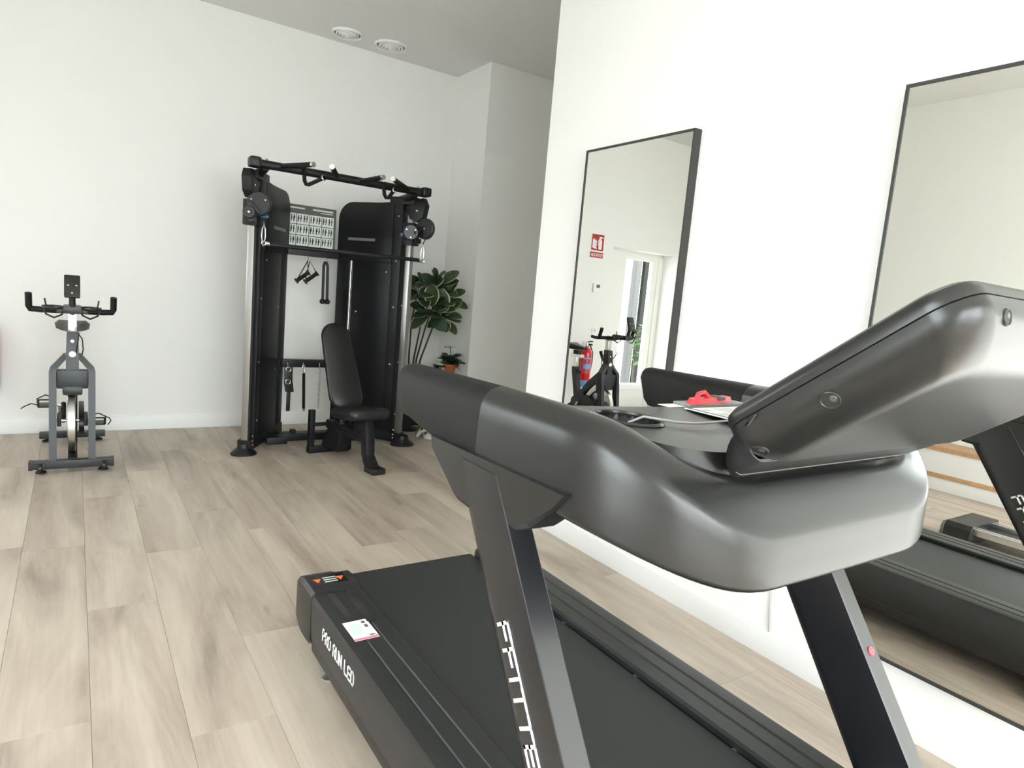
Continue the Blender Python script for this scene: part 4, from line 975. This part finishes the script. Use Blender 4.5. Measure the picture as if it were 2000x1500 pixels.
for q in range(44):
    z = rnd.uniform(.09, .21); r_ = rnd.uniform(0, .05); a = rnd.uniform(0, 6.28)
    place_leaf(sl, P2, (3.135+r_*math.cos(a), 5.74+r_*math.sin(a), .57+z), a-math.pi/2+rnd.uniform(-.6, .6), rnd.uniform(-.2, .8), rnd.uniform(.7, 1.25), rnd.uniform(-.4, .4))
obj('stem', B().tube([(3.135, 5.74, .66), (3.13, 5.735, .80), (3.115, 5.73, .85)], .004, 6), STEMM, P2)
for a in (-1.4, .3, 1.8): place_leaf(sl, P2, (3.117, 5.73, .845), a, .3, .7)
P3 = thing('potted_herb', 'small dark-leaved plant in a dark pot beside the terracotta pot', 'plant', (2.985, 5.72, .57))
Mp = Matrix.Translation((2.985, 5.72, .57))
obj('pot', B().lathe([(0, 0), (.04, 0), (.052, .06), (.048, .06), (.045, .05), (0, .05)], 20, Mp), BLACKP, P3)
dk = mk(leaf_mesh(.075, .034, .4, .15, False, 5), [mat('very_dark_leaf', lin((28, 38, 32)), .45)], 'leaf')
for q in range(18): place_leaf(dk, P3, (2.985, 5.72, .57+rnd.uniform(.05, .09)), q*2.4, rnd.uniform(-.1, .9), rnd.uniform(.6, .85))
P4 = thing('trailing_plant', 'low trailing plant with whitish leaves on the floor below the treadmill grip', 'plant', (2.82, 5.46, 0))
Mp = Matrix.Translation((2.82, 5.46, 0))
obj('pot', B().lathe([(0, 0), (.06, 0), (.075, .10), (.07, .10), (.066, .085), (0, .085)], 20, Mp), WHITEF, P4)
wl = mk(leaf_mesh(.07, .022, .4, .15, False, 4), [LEAFW], 'leaf'); gl_ = mk(leaf_mesh(.07, .022, .4, .15, False, 4), [BUSH], 'leaf')
for q in range(60):
    a = rnd.uniform(0, 6.28); r_ = rnd.uniform(.02, .15)
    place_leaf(wl if rnd.random() < .6 else gl_, P4, (2.82+r_*math.cos(a), 5.46+r_*math.sin(a), .13-r_*.35+rnd.uniform(-.02, .03)), a-math.pi/2, rnd.uniform(-.7, .3), rnd.uniform(.7, 1.2))

# ------------------------------------------------------------------ things seen only in the near mirror
BE = thing('low_shelf_unit', 'low white shelf unit with oak edges along the left wall, seen in the near mirror', 'shelf unit', (-1.92, 1.95, 0))
obj('carcass', B().box((XL+.02, 1.0, .0), (-1.755, 3.0, .12), .003).box((XL+.02, 1.0, .155), (-1.755, 3.0, .36), .003), WHITEF, BE)
obj('shelf_board', B().box((XL+.02, .99, .12), (-1.74, 3.01, .155), .003), WOODE, BE)
obj('top_board', B().box((XL+.02, .99, .36), (-1.74, 3.01, .40), .003), WOODE, BE)
RO = thing('rowing_machine', 'low black machine with twin aluminium rails, seen only in the near mirror', 'rowing machine', (-.5, 1.2, 0))
obj('end_cap', B().loft([[(x, y, z) for x, z in ((-.74, .0), (-.30, .0), (-.27, .03), (-.28, .10), (-.31, .13), (-.72, .13), (-.75, .10), (-.76, .03))] for y in (1.74, 1.80, 1.90)]
    + [[(-.515+(x+.515)*.9, 1.93, z*.85) for x, z in ((-.74, .0), (-.30, .0), (-.27, .03), (-.28, .10), (-.31, .13), (-.72, .13), (-.75, .10), (-.76, .03))]]), BLACKP, RO)
for x in (-.36, -.67):
    obj('rail', B().box((x-.035, .2, .07), (x-.010, 1.76, .115), .004), STEEL, RO)
    obj('rail', B().box((x+.010, .2, .07), (x+.035, 1.76, .115), .004), STEEL, RO)
obj('front_base', B().box((-.75, .0, 0), (-.27, .22, .16), .02), BLACKP, RO)
obj('bed', B().box((-.64, .2, .05), (-.39, 1.76, .085), .004), BLACKM, RO)
